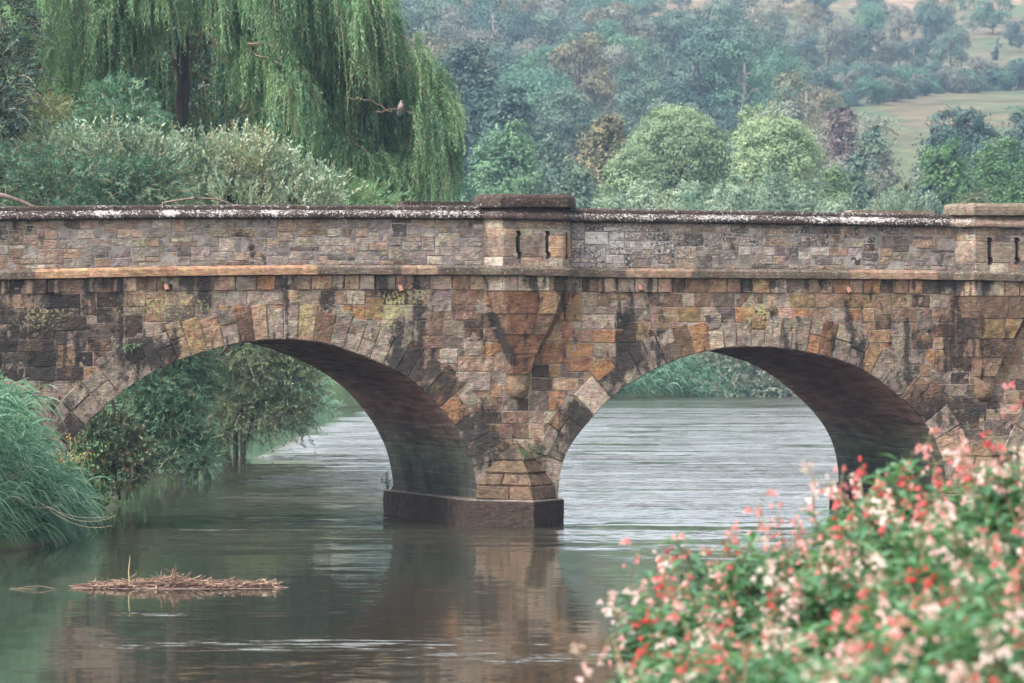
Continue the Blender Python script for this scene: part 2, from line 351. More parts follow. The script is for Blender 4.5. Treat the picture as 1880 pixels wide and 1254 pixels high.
# --- spandrel wall
zm = str_bot(0.0)
def zmap(u, wd): return zm + (str_bot(u) - zm) * max(0., 1 - wd / 3.2) - wd
clamp = lambda u: clampz(u, OC)
sp = Acc()
rects = layout(UL, UR, [.30], .06, [(1, 1)], [(4, 2), (5, 3), (6, 3), (7, 2), (8, 1)], 3)
rows = []
rr_ = random.Random(5)
while sum(rows) < 4.6: rows.append(rr_.uniform(.115, .155))
rects += [(a, b_, c_ + .30, d_ + .30) for a, b_, c_, d_ in layout(UL, UR, rows, .06, [(2, .80), (1, .10), (3, .10)], [(4, 1), (5, 3), (6, 3), (7, 4), (8, 3), (9, 2), (10, 1), (12, .5)], 8)]
# corbel keep-out boxes (u centre)
BAYU = [face(888, 500)[0], face(1743 + 10, 500)[0]]
for a, b_, w0, w1 in rects:
    zt0, zt1, zb0, zb1 = zmap(a, w0), zmap(b_, w0), zmap(a, w1), zmap(b_, w1)
    if max(zt0, zt1) < .5: continue
    um = (a + b_) / 2; cz = clampz(np.array([a, um, b_]), OC)
    if (cz > max(zt0, zt1)).all(): continue
    first = w0 < .01
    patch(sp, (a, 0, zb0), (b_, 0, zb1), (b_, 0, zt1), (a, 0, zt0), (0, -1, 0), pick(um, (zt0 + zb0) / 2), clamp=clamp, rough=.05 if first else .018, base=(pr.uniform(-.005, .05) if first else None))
sp.build('spandrel_stonework', M_STONE, bridge)
# --- mortar backing, rear face
us = np.unique(np.r_[np.arange(UL, UR, .06), [a[0, 0] for a in ARCH], [a[-1, 0] for a in ARCH], np.concatenate([a[:, 0] for a in ARCH])])
zb = np.maximum(clampz(us, ARCH), -1.0); zt = str_top(us)
def sheet(v, flip, nrow=4):
    t = np.linspace(0, 1, nrow)[:, None]; Z = zb[None] * (1 - t) + zt[None] * t; U = np.broadcast_to(us[None], Z.shape)
    P = np.stack([U, np.full(Z.shape, v), Z], -1).reshape(-1, 3); idx = np.arange(Z.size).reshape(Z.shape)
    F = np.stack([idx[:-1, :-1], idx[:-1, 1:], idx[1:, 1:], idx[1:, :-1]], -1).reshape(-1, 4)
    return P, (F[:, ::-1] if flip else F)

ac = Acc()
for v_, fl_ in ((.010, False), (BW, True)):
    P, F = sheet(v_, fl_, 14); fd = fields(P); fd[:, 0] *= .8; fd[:, 1] += .12; ac.add(P, F, Col=(.36, .32, .29, 1), Fld=fd)
ac.build('wall_core', M_STONE, bridge)
# --- voussoirs
for k, a in enumerate(ARCH):
    vo = Acc(); d = np.r_[0, np.cumsum(np.hypot(*np.diff(a, axis=0).T))]; _, Nn = offset_curve(a, 1.0)
    lo = np.interp(0, [0], [0]); zs = a[:, 1]; i0 = np.argmax(zs > 1.12); i1 = len(zs) - 1 - np.argmax(zs[::-1] > 1.12); s, send = d[i0], d[i1]
    j = 0
    while s < send - .12:
        f = (s - d[i0]) / (send - d[i0]); wd = pr.uniform(.23, .34) if .22 < f < .78 else pr.uniform(.30, .50)
        e = min(s + wd, send)
        if send - e < .15: e = send
        q = [np.array([np.interp(x, d, a[:, 0]), np.interp(x, d, a[:, 1])]) for x in (s, e)]; n_ = [unit(np.array([np.interp(x, d, Nn[:, 0]), np.interp(x, d, Nn[:, 1])])) for x in (s, e)]
        tk = pr.uniform(.56, .76) if .2 < f < .8 else pr.uniform(.60, .80)
        if f < .12 or f > .88: tk *= .85
        tl = [(0, tk)] if pr.random() > .25 else [(0, tk * .55), (tk * .55, tk)]
        for t0, t1 in tl:
            c3 = [np.array([qq[0] + nn[0] * t, 0, qq[1] + nn[1] * t]) for t in (t0, t1) for qq, nn in zip(q, n_)]
            m = c3[0] * .5 + c3[3] * .5; col = pick(m[0], m[2]) * .95
            if pr.random() < .45: col = np.array(PAL['grey']) * pr.uniform(.8, 1.15)
            patch(vo, c3[0], c3[1], c3[3], c3[2], (0, -1, 0), col, base=pr.uniform(.014, .030), seed=40 + k, gap=.009)
        s = e; j += 1
    vo.build('arch_ring', M_STONE, bridge)
    # barrel
    nv = 26; V = []
    for i, v in enumerate(np.linspace(-.004, BW, nv)):
        q = np.stack([a[:, 0], np.full(len(a), v), a[:, 1]], 1); nz = (fbm(q * np.array([3, 1.2, 3]), 12) - .5) * (.07 if 0 < i < nv - 1 else .0)
        q[:, 0] += Nn[:, 0] * nz; q[:, 2] += Nn[:, 1] * nz; V.append(q)
    V = np.array(V); idx = np.arange(V.shape[0] * V.shape[1]).reshape(V.shape[:2])
    F = np.stack([idx[:-1, :-1], idx[1:, :-1], idx[1:, 1:], idx[:-1, 1:]], -1).reshape(-1, 4)
    arc = np.stack([V[..., 1], np.broadcast_to(d[None], V.shape[:2]), V[..., 1] * 0, V[..., 1] * 0 + 1], -1).reshape(-1, 4)
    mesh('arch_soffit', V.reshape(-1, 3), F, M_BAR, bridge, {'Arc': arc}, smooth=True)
# --- piers: plinth with pointed cutwater nose, stepped cutwater cap
def sheet_poly(poly_lo, poly_hi, zl, zh):
    n = len(poly_lo); V = [(p[0], p[1], zl) for p in poly_lo] + [(p[0], p[1], zh) for p in poly_hi]
    F = [(i, (i + 1) % n, n + (i + 1) % n, n + i) for i in range(n)]
    return V, F
def loft(acc, secs, **at):
    """secs: list of (polygon (n,2), z); closes top and bottom with fans"""
    n = len(secs[0][0]); V = np.concatenate([np.c_[np.asarray(p, float), np.full(n, z)] for p, z in secs]); F = []
    for k in range(len(secs) - 1):
        for i in range(n): F.append((k * n + i, k * n + (i + 1) % n, (k + 1) * n + (i + 1) % n, (k + 1) * n + i))
    c0 = V[:n].mean(0); c1 = V[-n:].mean(0); m = len(V); V = np.concatenate([V, [c0], [c1]]); q = (len(secs) - 1) * n
    for i in range(0, n, 1):
        F.append((m, (i + 1) % n, i, i)); F.append((m + 1, q + i, q + (i + 1) % n, q + (i + 1) % n))
    acc.add(V, np.array(F)[:len(F) - 2 * n], **at)
    tri = np.array([(f[0], f[1], f[2]) for f in F[len(F) - 2 * n:]])
    return V, tri
def solid(name, secs, mat, parent, attrs=None, smooth_=False):
    n = len(secs[0][0]); V = np.concatenate([np.c_[np.asarray(p, float), np.full(n, z)] for p, z in secs]); polys = []
    for k in range(len(secs) - 1):
        for i in range(n): polys.append((k * n + i, k * n + (i + 1) % n, (k + 1) * n + (i + 1) % n, (k + 1) * n + i))
    polys.append(tuple(range(n))[::-1]); polys.append(tuple((len(secs) - 1) * n + i for i in range(n)))
    me = bpy.data.meshes.new(name); me.from_pydata(V.tolist(), [], polys); me.materials.append(mat)
    for an, av in (attrs or {}).items():
        a = me.attributes.new(an, 'FLOAT_COLOR', 'POINT'); av = np.asarray(av, float); av = np.tile(av, (len(V), 1)) if av.ndim == 1 else av
        a.data.foreach_set('color', av.astype(np.float32).ravel())
    if smooth_:
        for p in me.polygons: p.use_smooth = True
    o = bpy.data.objects.new(name, me); C.objects.link(o); o.parent = parent; return o
def pier(du, i):
    u0, u1 = du, du + 1.98; um = (u0 + u1) / 2; n = 1.22
    pl = [(u0, 0), (um, -n), (u1, 0), (u1, BW), (um, BW + n), (u0, BW)]
    def inset(p, d):
        c_ = np.array([um, BW / 2]); return [(um + (x - um) * (1 - d / 1.0), BW / 2 + (y - BW / 2) * (1 - d / 4.2)) for x, y in p]
    pp_ = Acc(); inn = inset(pl, .02); solid('plinth_core', [(inn, -1.0), (inn, .515)], M_PLIN, bridge)
    def pcol(): return np.array([.06, .045, .037]) * pr.uniform(.75, 1.25)
    fl_ = (.22, .05, .02, .22)
    for a_, b_, nb in ((pl[0], pl[1], 1), (pl[1], pl[2], 1), (pl[5], pl[0], 5), (pl[2], pl[3], 5)):
        a_, b_ = np.array(a_), np.array(b_); e_ = np.linspace(0, 1, nb + 1); e_[1:-1] += np.array([pr.uniform(-.05, .05) for _ in range(nb - 1)])
        for q in range(nb):
            A_, B_ = a_ + (b_ - a_) * e_[q], a_ + (b_ - a_) * e_[q + 1]; T_ = unit(B_ - A_); N_ = np.array([T_[1], -T_[0], 0.])
            patch(pp_, (*A_, -.4), (*B_, -.4), (*B_, .50), (*A_, .50), N_, pcol(), gap=.002, bev=.02, base=.004, sink=.012, fld=fl_)
            Ai, Bi = A_ + (np.array([um, BW / 2]) - A_) * np.array([.26, .03]), B_ + (np.array([um, BW / 2]) - B_) * np.array([.26, .03])
            patch(pp_, (*A_, .50), (*B_, .50), (*Bi, .535), (*Ai, .535), (0, 0, 1), np.array([.20, .17, .145]), gap=.001, base=.0, sink=.006, fld=(.2, .2, .02, .15))
    pp_.build('pier_plinth', M_STONE, bridge)
    solid('pier_core', [([(u0 + .28, .04), (u1 - .28, .04), (u1 - .28, BW - .04), (u0 + .28, BW - .04)], .5), ([(u0 + .28, .04), (u1 - .28, .04), (u1 - .28, BW - .04), (u0 + .28, BW - .04)], 1.4)], M_PLIN, bridge)
    # stepped, pointed cap of the cutwater on the front; plain pyramid at the rear
    cw = Acc(); steps = [(.52, .84, 1.08, .79, .80, 1.00), (.80, .79, .98, 1.03, .60, .72), (1.04, .64, .77, 1.28, .40, .48), (1.29, .45, .54, 1.62, .02, .04)]
    for zl, wl, nl, zh, wh, nh in steps:
        for sgn in (-1, 1):
            A = np.array([um + sgn * wl, 0, zl]); B = np.array([um, -nl, zl]); Cn = np.array([um, -nh, zh]); D = np.array([um + sgn * wh, 0, zh])
            N = unit(np.cross(B - A, D - A)); N = N if N[1] < 0 else -N
            f = pr.choice([(0, 1), (0, .45, 1), (0, .6, 1)]) if zl < 1.2 else (0, 1)
            for a_, b_ in zip(f[:-1], f[1:]):
                q = [A + (B - A) * a_, A + (B - A) * b_, D + (Cn - D) * b_, D + (Cn - D) * a_]
                if sgn > 0: q = [q[1], q[0], q[3], q[2]]
                patch(cw, q[0], q[1], q[2], q[3], N, np.array([.17, .125, .09]) * pr.uniform(.8, 1.15), base=.0, rough=.01, gap=.006, bev=.02, sink=.035)
    cw.build('cutwater_cap', M_STONE, bridge)
    co = [(um - .80, .02), (um, -1.02), (um + .80, .02)]
    solid('cutwater_core', [(co, .5), ([(um - .02, .02), (um, -.01), (um + .02, .02)], 1.57)], M_PLIN, bridge)
    cr = [(um - .85, BW), (um + .85, BW), (um, BW + 1.1)]
    solid('cutwater_core', [(cr, .5), ([(um - .02, BW), (um + .02, BW), (um, BW + .03)], 1.6)], M_PLIN, bridge)
pier(0.0, 0); pier(DU2, 1)
# --- sweeps along the parapet
def path_norm(p):
    T = unit(np.gradient(p, axis=0)); return np.stack([T[:, 1], -T[:, 0]], 1)
def sweep(acc, path, z0, profile, colf, fldf, nz=.012, joints=None, seed=0):
    """path (n,2) in (u,v); profile (m,2): outward offset, height"""
    n, m = len(path), len(profile); N = path_norm(path); pf = np.array(profile, float)
    P = np.zeros((n, m, 3)); P[..., 0] = path[:, None, 0] + N[:, None, 0] * pf[None, :, 0]; P[..., 1] = path[:, None, 1] + N[:, None, 1] * pf[None, :, 0]; P[..., 2] = z0[:, None] + pf[None, :, 1]
    d = fbm(P * 6, 50 + seed, 3) - .5; P[..., 0] += N[:, None, 0] * d * nz * 2; P[..., 1] += N[:, None, 1] * d * nz * 2; P[..., 2] += d * nz * 1.6
    cen = pf.mean(0)
    if joints is not None:
        s_ = .012 * joints[:, None]; P[..., 0] -= N[:, None, 0] * s_; P[..., 1] -= N[:, None, 1] * s_; P[..., 2] -= s_ * np.sign(pf[None, :, 1] - cen[1])
    idx = np.arange(n * m).reshape(n, m)
    F = np.stack([idx[:-1, :-1], idx[:-1, 1:], idx[1:, 1:], idx[1:, :-1]], -1).reshape(-1, 4)
    Pf = P.reshape(-1, 3); acc.add(Pf, F[:, ::-1], Col=colf(P), Fld=fldf(P, pf))
def arc_path(pts, step=.045):
    p = np.array(pts, float); L = np.hypot(*np.diff(p, axis=0).T); out = []
    for k, l in enumerate(L):
        n = max(2, int(l / step)); t = np.linspace(0, 1, n, endpoint=False)[:, None]; out.append(p[k] * (1 - t) + p[k + 1] * t)
    out.append(p[-1:]); return np.concatenate(out)
def bay_plan(b): return [(b, 0), (b + .24, -.48), (b + 1.47, -.48), (b + 1.78, 0)]
def full_path():
    pts = [(UL, 0)]
    for b in BAYU: pts += bay_plan(b)
    return arc_path(pts + [(UR, 0)])
COPP = [(-.42, 0), (-.42, .17), (-.34, .25), (-.22, .272), (-.10, .265), (-.035, .24), (-.02, .205), (-.015, .175), (.02, .165), (.085, .115), (.125, .075), (.13, .035), (.12, .012), (.07, .0), (-.03, -.005)]
STRP = [(-.03, -.005), (.10, -.002), (.112, .004), (.115, .06), (.114, .128), (.106, .140), (.02, .185), (-.03, .19)]
def stones_along(path, lo, hi, seed):
    d = np.r_[0, np.cumsum(np.hypot(*np.diff(path, axis=0).T))]; r = random.Random(seed); e = [0]
    while e[-1] < d[-1]: e.append(e[-1] + r.uniform(lo, hi))
    sid = np.searchsorted(e, d, 'right') - 1; j = np.r_[0, np.diff(sid)] != 0; return sid, j.astype(float)
def newstone(px, py):   # cleaner replaced stones in the string course
    a = ((px > 65) & (px < 583)) | ((px > 738) & (px < 802)) | ((px > 1150) & (px < 1272)) | ((px > 1560) & (px < 1722))
    return a
FP = full_path(); sidc, jc = stones_along(FP, .55, .95, 1); sids, js = stones_along(FP, .45, .85, 2)
rc = np.random.default_rng(3)
vc = rc.uniform(.75, 1.25, 400); vs = rc.uniform(.8, 1.2, 400)
def cop_col(P):
    px, py = topix(P); c = np.array([.060, .045, .040])[None, None] * vc[sidc][:, None, None]; c = np.broadcast_to(c, P.shape).copy()
    t = (px > 1745)[..., None]; c = np.where(t, np.array([.24, .20, .165]), c)
    return np.concatenate([c.reshape(-1, 3), np.ones((c.size // 3, 1))], 1)
def cop_fld(P, pf):
    px, py = topix(P); n = len(P); band = np.interp(np.arange(len(pf)), [0, 3, 5, 6, 7, 8, 9, 10, 11, 12, 14], [.50, .58, .60, .48, .52, .72, .76, .66, .58, .50, .4])
    l = band[None] * (.72 + .45 * fbm(np.stack([px / 26, px * 0, px * 0], -1), 60)) * np.where(px > 1790, .4, 1.0) * np.where((px > 880) & (px < 1045), .7, 1.)
    l = l * np.where(px < 130, .85, 1.0)
    f = np.stack([np.full(l.shape, .22), l, np.full(l.shape, .05), np.full(l.shape, .08)], -1); return f.reshape(-1, 4)
co = Acc(); sweep(co, FP, cop_top(FP[:, 0]) - .265, COPP, cop_col, cop_fld, nz=.017, joints=jc); co.build('coping', M_STONE, bridge)
def str_col(P):
    px, py = topix(P); nw = newstone(px, py)[..., None]; b0 = np.array([.17, .145, .12]) * vs[sids][:, None, None]; b1 = np.where((px < 600)[..., None], np.array([.46, .31, .21]), np.array([.36, .27, .205])) * (.85 + .3 * (vs[sids][:, None, None] - .8) / .4)
    c = np.where(nw, b1, b0); return np.concatenate([c.reshape(-1, 3), np.ones((c.size // 3, 1))], 1)
def str_fld(P, pf):
    px, py = topix(P); nw = newstone(px, py); top = np.linspace(0, 1, len(pf))[None]
    f = np.stack([np.where(nw, .02, .32 - .1 * top), np.where(nw, .08 + .1 * top, .38 + .2 * top), np.where(nw, .0, .25), np.where(nw, .0, .22)], -1); return f.reshape(-1, 4)
sr = Acc(); sweep(sr, FP, str_bot(FP[:, 0]), STRP, str_col, str_fld, nz=.006, joints=js * .5, seed=4); sr.build('string_course', M_STONE, bridge)
# rear parapet: plain wall and coping
def rear(P2): return np.c_[P2[:, 0], BW - P2[:, 1]]
RP = arc_path([(UL, 0)] + sum([bay_plan(b) for b in BAYU], []) + [(UR, 0)], .2); rp = rear(RP)[::-1]
one = lambda c: (lambda P: np.tile(np.r_[c, 1.0], (P.shape[0] * P.shape[1], 1))); fo = lambda f: (lambda P, pf: np.tile(f, (P.shape[0] * P.shape[1], 1)))
ra = Acc(); sweep(ra, rp, cop_top(rp[:, 0]) - .265, COPP, one(PAL['dgrey']), fo((.2, .4, .05, .1)))
sweep(ra, rp, str_bot(rp[:, 0]), [(0, 0), (.1, 0), (.1, .18), (0, .18), (0, .5), (0, 1.1), (-.36, 1.1), (-.36, -.02)], one(PAL['grey']), fo((.3, .3, .1, .2))); ra.build('rear_parapet', M_STONE, bridge)
# road deck between the parapets
ud = np.arange(UL, UR, .5); V = []
for v in (.30, BW - .30): V += [(u, v, float(str_top(u)) + .02) for u in ud]
n_ = len(ud); F = [(i, i + 1, n_ + i + 1, n_ + i) for i in range(n_ - 1)]
mesh('roadway', V, F, plain('asphalt_surface', (.06, .058, .055), .9, .3, 12), bridge)
for b in BAYU:
    for rv in (False, True):
        pl = [(b, .34), (b + .1, 0), (b + .34, -.36), (b + 1.38, -.36), (b + 1.68, 0), (b + 1.78, .34)]; z = float(str_top(b + .9)) + .015
        V = [(x, BW - y if rv else y, z) for x, y in pl]; me = bpy.data.meshes.new('refuge_floor'); me.from_pydata(V, [], [tuple(range(6))]); me.materials.append(M_PLIN)
        o = bpy.data.objects.new('refuge_floor', me); C.objects.link(o); o.parent = bridge
# --- parapet wall stones between the bays
segs = [(UL, BAYU[0]), (BAYU[0] + 1.78, BAYU[1]), (BAYU[1] + 1.78, UR)]
for k, (a, b_) in enumerate(segs):
    pa = Acc()
    for x0, x1, w0, w1 in layout(a, b_, [.085, .092, .08, .095, .088, .083, .094, .086, .09, .087], .055, [(2, .60), (1, .2), (3, .20)], [(4, 1), (5, 2), (6, 3), (7, 3), (8, 2), (9, 2), (11, 1)], 20 + k):
        x1 = min(x1, b_); H = .88
        if b_ - x1 < .08: x1 = b_
        zz = lambda u, w_: cop_bot(u) - (cop_bot(u) - str_top(u)) * w_ / H
        um = (x0 + x1) / 2
        patch(pa, (x0, 0, zz(x0, w1)), (x1, 0, zz(x1, w1)), (x1, 0, zz(x1, w0)), (x0, 0, zz(x0, w0)), (0, -1, 0), pick(um, zz(um, (w0 + w1) / 2)), cell=.055, gap=.006, rough=.014, sink=.013)
    pa.build('parapet_stonework', M_STONE, bridge)
for a, b_ in segs:
    pc = Acc()
    uu = np.arange(a, b_ + .25, .25); uu[-1] = b_; n_ = len(uu)
    for v, fl in ((.008, 0), (.36, 1)):
        V = [(u, v, float(str_top(u)) - .05) for u in uu] + [(u, v, float(cop_bot(u)) + .03) for u in uu]
        F = np.array([(i, i + 1, n_ + i + 1, n_ + i) for i in range(n_ - 1)]); pc.add(V, F[:, ::-1] if fl else F)
    pc.build('parapet_core', M_MORT, bridge)
# --- refuge bays with keyhole loopholes
def keyhole(hh, r1=.064, r2=.080, wd=.036, n=10):
    """closed contour (x,z) around z=0..hh"""
    pts = []; a1 = math.asin(wd / r1); a2 = math.asin(wd / r2)
    for t in np.linspace(-PI / 2 + a1 + 0, 3 * PI / 2 - a1, n * 2): pts.append((r1 * math.cos(t), hh - r1 + r1 * math.sin(t)))
    for t in np.linspace(PI / 2 + a2, 2.5 * PI - a2, n * 2): pts.append((r2 * math.cos(t), r2 + r2 * math.sin(t)))
    return pts
def in_key(x, z, hh, r1=.064, r2=.080, wd=.036):
    return ((abs(x) < wd) & (z > r2) & (z < hh - r1)) | (x ** 2 + (z - hh + r1) ** 2 < r1 ** 2) | (x ** 2 + (z - r2) ** 2 < r2 ** 2)
def bay(b, k):
    plan = bay_plan(b); wa = Acc(); rv = Acc()
    seg_slots = {0: [], 1: [.31, .895], 2: [.235]} if k == 0 else {0: [], 1: [.31, .895], 2: [.235]}
    for si in range(3):
        A, B = np.array(plan[si]), np.array(plan[si + 1]); L = np.hypot(*(B - A)); T = (B - A) / L; N = np.array([T[1], -T[0]])
        um = (A[0] + B[0]) / 2; zl, zh = float(str_top(um)) - .03, float(cop_bot(um)) + .03; H = zh - zl; cs = .0165
        nu, nv = max(4, int(L / cs)), int(H / cs); U, Z = np.meshgrid(np.linspace(0, L, nu + 1), np.linspace(0, H, nv + 1))
        kz, kh = .165, .555                       # loophole foot and height
        r = random.Random(60 + si + 10 * k); rowb = [0, .20, .625, .755, H]; sid = np.zeros(U.shape, int); dj = np.full(U.shape, .5); cols = []
        for q in range(4):
            if q == 1: e = [0] + seg_slots[si] + [L]
            else:
                e = [0]
                while e[-1] < L - .25: e.append(e[-1] + r.uniform(.24, .5))
                e[-1] = L if len(e) > 1 else e[-1]
                if e[-1] != L: e.append(L)
            inr = (Z >= rowb[q]) & (Z < rowb[q + 1] + (1 if q == 3 else 0))
            for c_ in range(len(e) - 1):
                m = inr & (U >= e[c_] - 1e-6) & (U <= e[c_ + 1] + 1e-6); sid[m] = len(cols)
                if q == 1:
                    col = np.array([.27, .225, .195]) if (k == 0 and not (si == 1 and c_ == 2)) else np.array([.36, .315, .27])
                    if k == 0 and si == 1 and c_ == 2 or (k == 0 and si == 2): col = np.array([.52, .38, .27])
                else: col = pick(um, 5.2 if k == 0 else 5.1) * 1.0
                cols.append(col * r.uniform(.82, 1.12))
                dd = np.minimum.reduce([U - e[c_], e[c_ + 1] - U, Z - rowb[q], rowb[q + 1] - Z]); dj[m] = np.abs(dd[m])
        cols = np.array(cols); hole = np.zeros(U.shape, bool)
        for s0 in seg_slots[si]: hole |= in_key(U - s0, Z - kz, kh, wd=.055 if si == 2 else .036)
        rough = np.where(np.isin(sid, []), 0, 1.0); P3 = np.stack([A[0] + T[0] * U, A[1] + T[1] * U, zl + Z], -1)
        dep = (fbm(P3 * 9, 70) - .5) * .02 - .014 * np.exp(-(dj / .009) ** 2)
        P3[..., 0] += N[0] * dep; P3[..., 1] += N[1] * dep
        jm = np.exp(-(dj / .008) ** 2)[..., None]; col = cols[sid] * (1 - jm) + np.array([.30, .26, .23]) * jm
        fl = fields(P3.reshape(-1, 3)); clean = (Z.ravel() > .2) & (Z.ravel() < .625); fl[clean, 0] = .16; fl[clean, 1] = .24; fl[clean, 2] *= .2
        idx = np.arange(U.size).reshape(U.shape); F = np.stack([idx[:-1, :-1], idx[:-1, 1:], idx[1:, 1:], idx[1:, :-1]], -1).reshape(-1, 4)
        cx = (U[:-1, :-1] + U[1:, 1:]) / 2; cz = (Z[:-1, :-1] + Z[1:, 1:]) / 2; hf = np.zeros(cx.shape, bool)
        for s0 in seg_slots[si]: hf |= in_key(cx - s0, cz - kz, kh, wd=.055 if si == 2 else .036)
        F = F[~hf.ravel()]
        C4 = np.c_[col.reshape(-1, 3), np.ones(col.size // 3)]
        wa.add(P3.reshape(-1, 3), F, Col=C4, Fld=fl)
        # inner face of the thin wall
        Pb = P3.reshape(-1, 3).copy(); Pb[:, 0] -= N[0] * .26; Pb[:, 1] -= N[1] * .26; wa.add(Pb, F[:, ::-1], Col=C4, Fld=fl)
        for s0 in seg_slots[si]:
            kp = np.array(keyhole(kh, wd=.055 if si == 2 else .036)); m = len(kp)
            Vf = [(A[0] + T[0] * (s0 + x) + N[0] * d_, A[1] + T[1] * (s0 + x) + N[1] * d_, zl + kz + z) for d_ in (-.004, -.26) for x, z in kp]
            F2 = np.array([(i, (i + 1) % m, m + (i + 1) % m, m + i) for i in range(m)])
            mossy = k == 0 and si == 1 and s0 < .5
            rv = Acc(); rv.add(Vf, F2, Col=(.17, .14, .12, 1) if not mossy else (.06, .11, .06, 1), Fld=(.25, .1, 0, .75 if mossy else .1)); rv.build('loophole', M_STONE, bridge)
    wa.build('refuge_wall', M_STONE, bridge)
    # raised cap
    z0 = float(cop_top(b + .9)) - .02; tp = .265 if k == 0 else .245; col = (.07, .052, .044, 1) if k == 0 else (.25, .215, .18, 1); lf = .48 if k == 0 else .12
    def ring(o, back=.42): return [(b - o * .9 + .01, back), (b - o, 0 - o * .3), (b + .22 - o * .5, -.48 - o), (b + 1.49 + o * .5, -.48 - o), (b + 1.77 + o, -o * .3), (b + 1.77 + o * .9, back)]
    for rvv in (False, True):
        nd = 7; prof_ = [(0, .07), (.02, .095), (.12, .10), (.20, .09), (.245, .06), (.262, .02), (.268, -.05)]; secs = []
        ac = Acc(); rings = []
        for zz_, o_ in prof_:
            p = arc_path([*ring(o_), ring(o_)[0]], .06)[:-1]; rings.append(p)
        n = min(len(p) for p in rings); rings = [p[np.linspace(0, len(p) - 1, n).astype(int)] for p in rings]
        P = np.array([np.c_[p, np.full(n, z0 + zz_ * tp / .268)] for p, (zz_, o_) in zip(rings, prof_)]); P += (fbm(P * 6, 44)[..., None] - .5) * .035
        top = P[-1].mean(0); P = np.concatenate([P, (P[-1:] * .5 + top * .5), (P[-1:] * .02 + top * .98)])
        if rvv: P[..., 1] = BW - P[..., 1]
        idx = np.arange(P.shape[0] * n).reshape(P.shape[0], n); nx = np.roll(idx, -1, 1)
        F = np.stack([idx[:-1], nx[:-1], nx[1:], idx[1:]], -1).reshape(-1, 4)
        ac.add(P.reshape(-1, 3), F if rvv == False else F[:, ::-1], Col=col, Fld=(.2, lf, .06, .05)); ac.build('refuge_cap', M_STONE, bridge)
    # corbel: inverted tapering stack of blocks ending in a rounded boss
    cb = Acc(); zs = [float(str_bot(b + .9)) + .01]; 
    lev = [(505, 1.0, 0.0), (535, .985, .0), (577, .80, .01), (615, .60, .06), (650, .42, .10), (687, .28, .14)]
    du = 0 if k == 0 else DU2 - 0; pxs = 969
    zl = [face(969, py)[1] for py, _, _ in lev]
    if k == 1: zl = [z - (zl[0] - zs[0]) for z in zl]
    else: zl[0] = zs[0]
    ucen0 = b + .89; utgt = (1.04 if k == 0 else 1.04 + DU2)
    def plan_at(s_, f_):
        uc = ucen0 * (1 - f_ / .14) + utgt * (f_ / .14); return [np.array([uc + (x - b - .89) * s_, y * (s_ ** .7) if True else y]) for x, y in bay_plan(b)]
    for q in range(5):
        lo, hi = lev[q + 1], lev[q]; 
        s_hi = hi[1] - (.02 if q else 0); Pl = plan_at(lo[1], lo[2]); Ph = plan_at(s_hi, hi[2])
        for si in range(3):
            cuts = [0, 1]
            if si == 1: cuts = [0, .25, .52, .78, 1] if q == 0 else ([0, .62, 1] if q < 3 else [0, 1])
            for c0, c1 in zip(cuts[:-1], cuts[1:]):
                A = Pl[si] * (1 - c0) + Pl[si + 1] * c0; B = Pl[si] * (1 - c1) + Pl[si + 1] * c1; D = Ph[si] * (1 - c0) + Ph[si + 1] * c0; E = Ph[si] * (1 - c1) + Ph[si + 1] * c1
                A3, B3, E3, D3 = np.r_[A, zl[q + 1]], np.r_[B, zl[q + 1]], np.r_[E, zl[q]], np.r_[D, zl[q]]
                N = unit(np.cross(B3 - A3, D3 - A3)); N = N if N[1] < 0 else -N
                col = np.array(PAL[pr.choice(['tan', 'brown', 'ochre', 'brown'])]) if (k == 1 or q in (0,)) else np.array(PAL[pr.choice(['rust', 'brown', 'brown', 'ochre', 'brown'])])
                if q == 0: col = np.array(PAL[pr.choice(['grey', 'pink', 'pale', 'tan'])])
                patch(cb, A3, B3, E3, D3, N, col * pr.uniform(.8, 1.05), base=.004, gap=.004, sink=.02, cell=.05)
        inner = lambda PP, z: [(p[0], p[1] + .03) for p in PP]
        bd = Acc()
    # boss
    uc = utgt; zt = zl[5]; zb_ = zt - .50; th = np.linspace(0, PI, 13); zz = np.linspace(0, 1, 12); V = []
    for t in zz:
        r_ = .235 * (1 - .08 * t) * math.sqrt(max(0.0, 1 - max(0, (t - .55) / .45) ** 2)); V += [(uc - r_ * math.cos(a), .02 - r_ * .85 * math.sin(a), zt - .50 * t) for a in th]
    V = np.array(V); V[:, 1] += (fbm(V * 8, 9) - .5) * .03; idx = np.arange(len(V)).reshape(12, 13); F = np.stack([idx[:-1, :-1], idx[1:, :-1], idx[1:, 1:], idx[:-1, 1:]], -1).reshape(-1, 4)
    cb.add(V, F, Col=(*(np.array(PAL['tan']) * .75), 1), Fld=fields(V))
    cb.build('corbel', M_STONE, bridge)
    secs = [(plan_at(l[1], l[2]), z) for l, z in zip(lev, zl)][::-1]
    secs = [([(p[0] * .97 + .03 * (ucen0), p[1] + .03) for p in P_] + [(P_[-1][0], .05), (P_[0][0], .05)], z) for P_, z in secs]
    solid('corbel_core', secs, M_MORT, bridge)
for k, b in enumerate(BAYU): bay(b, k)
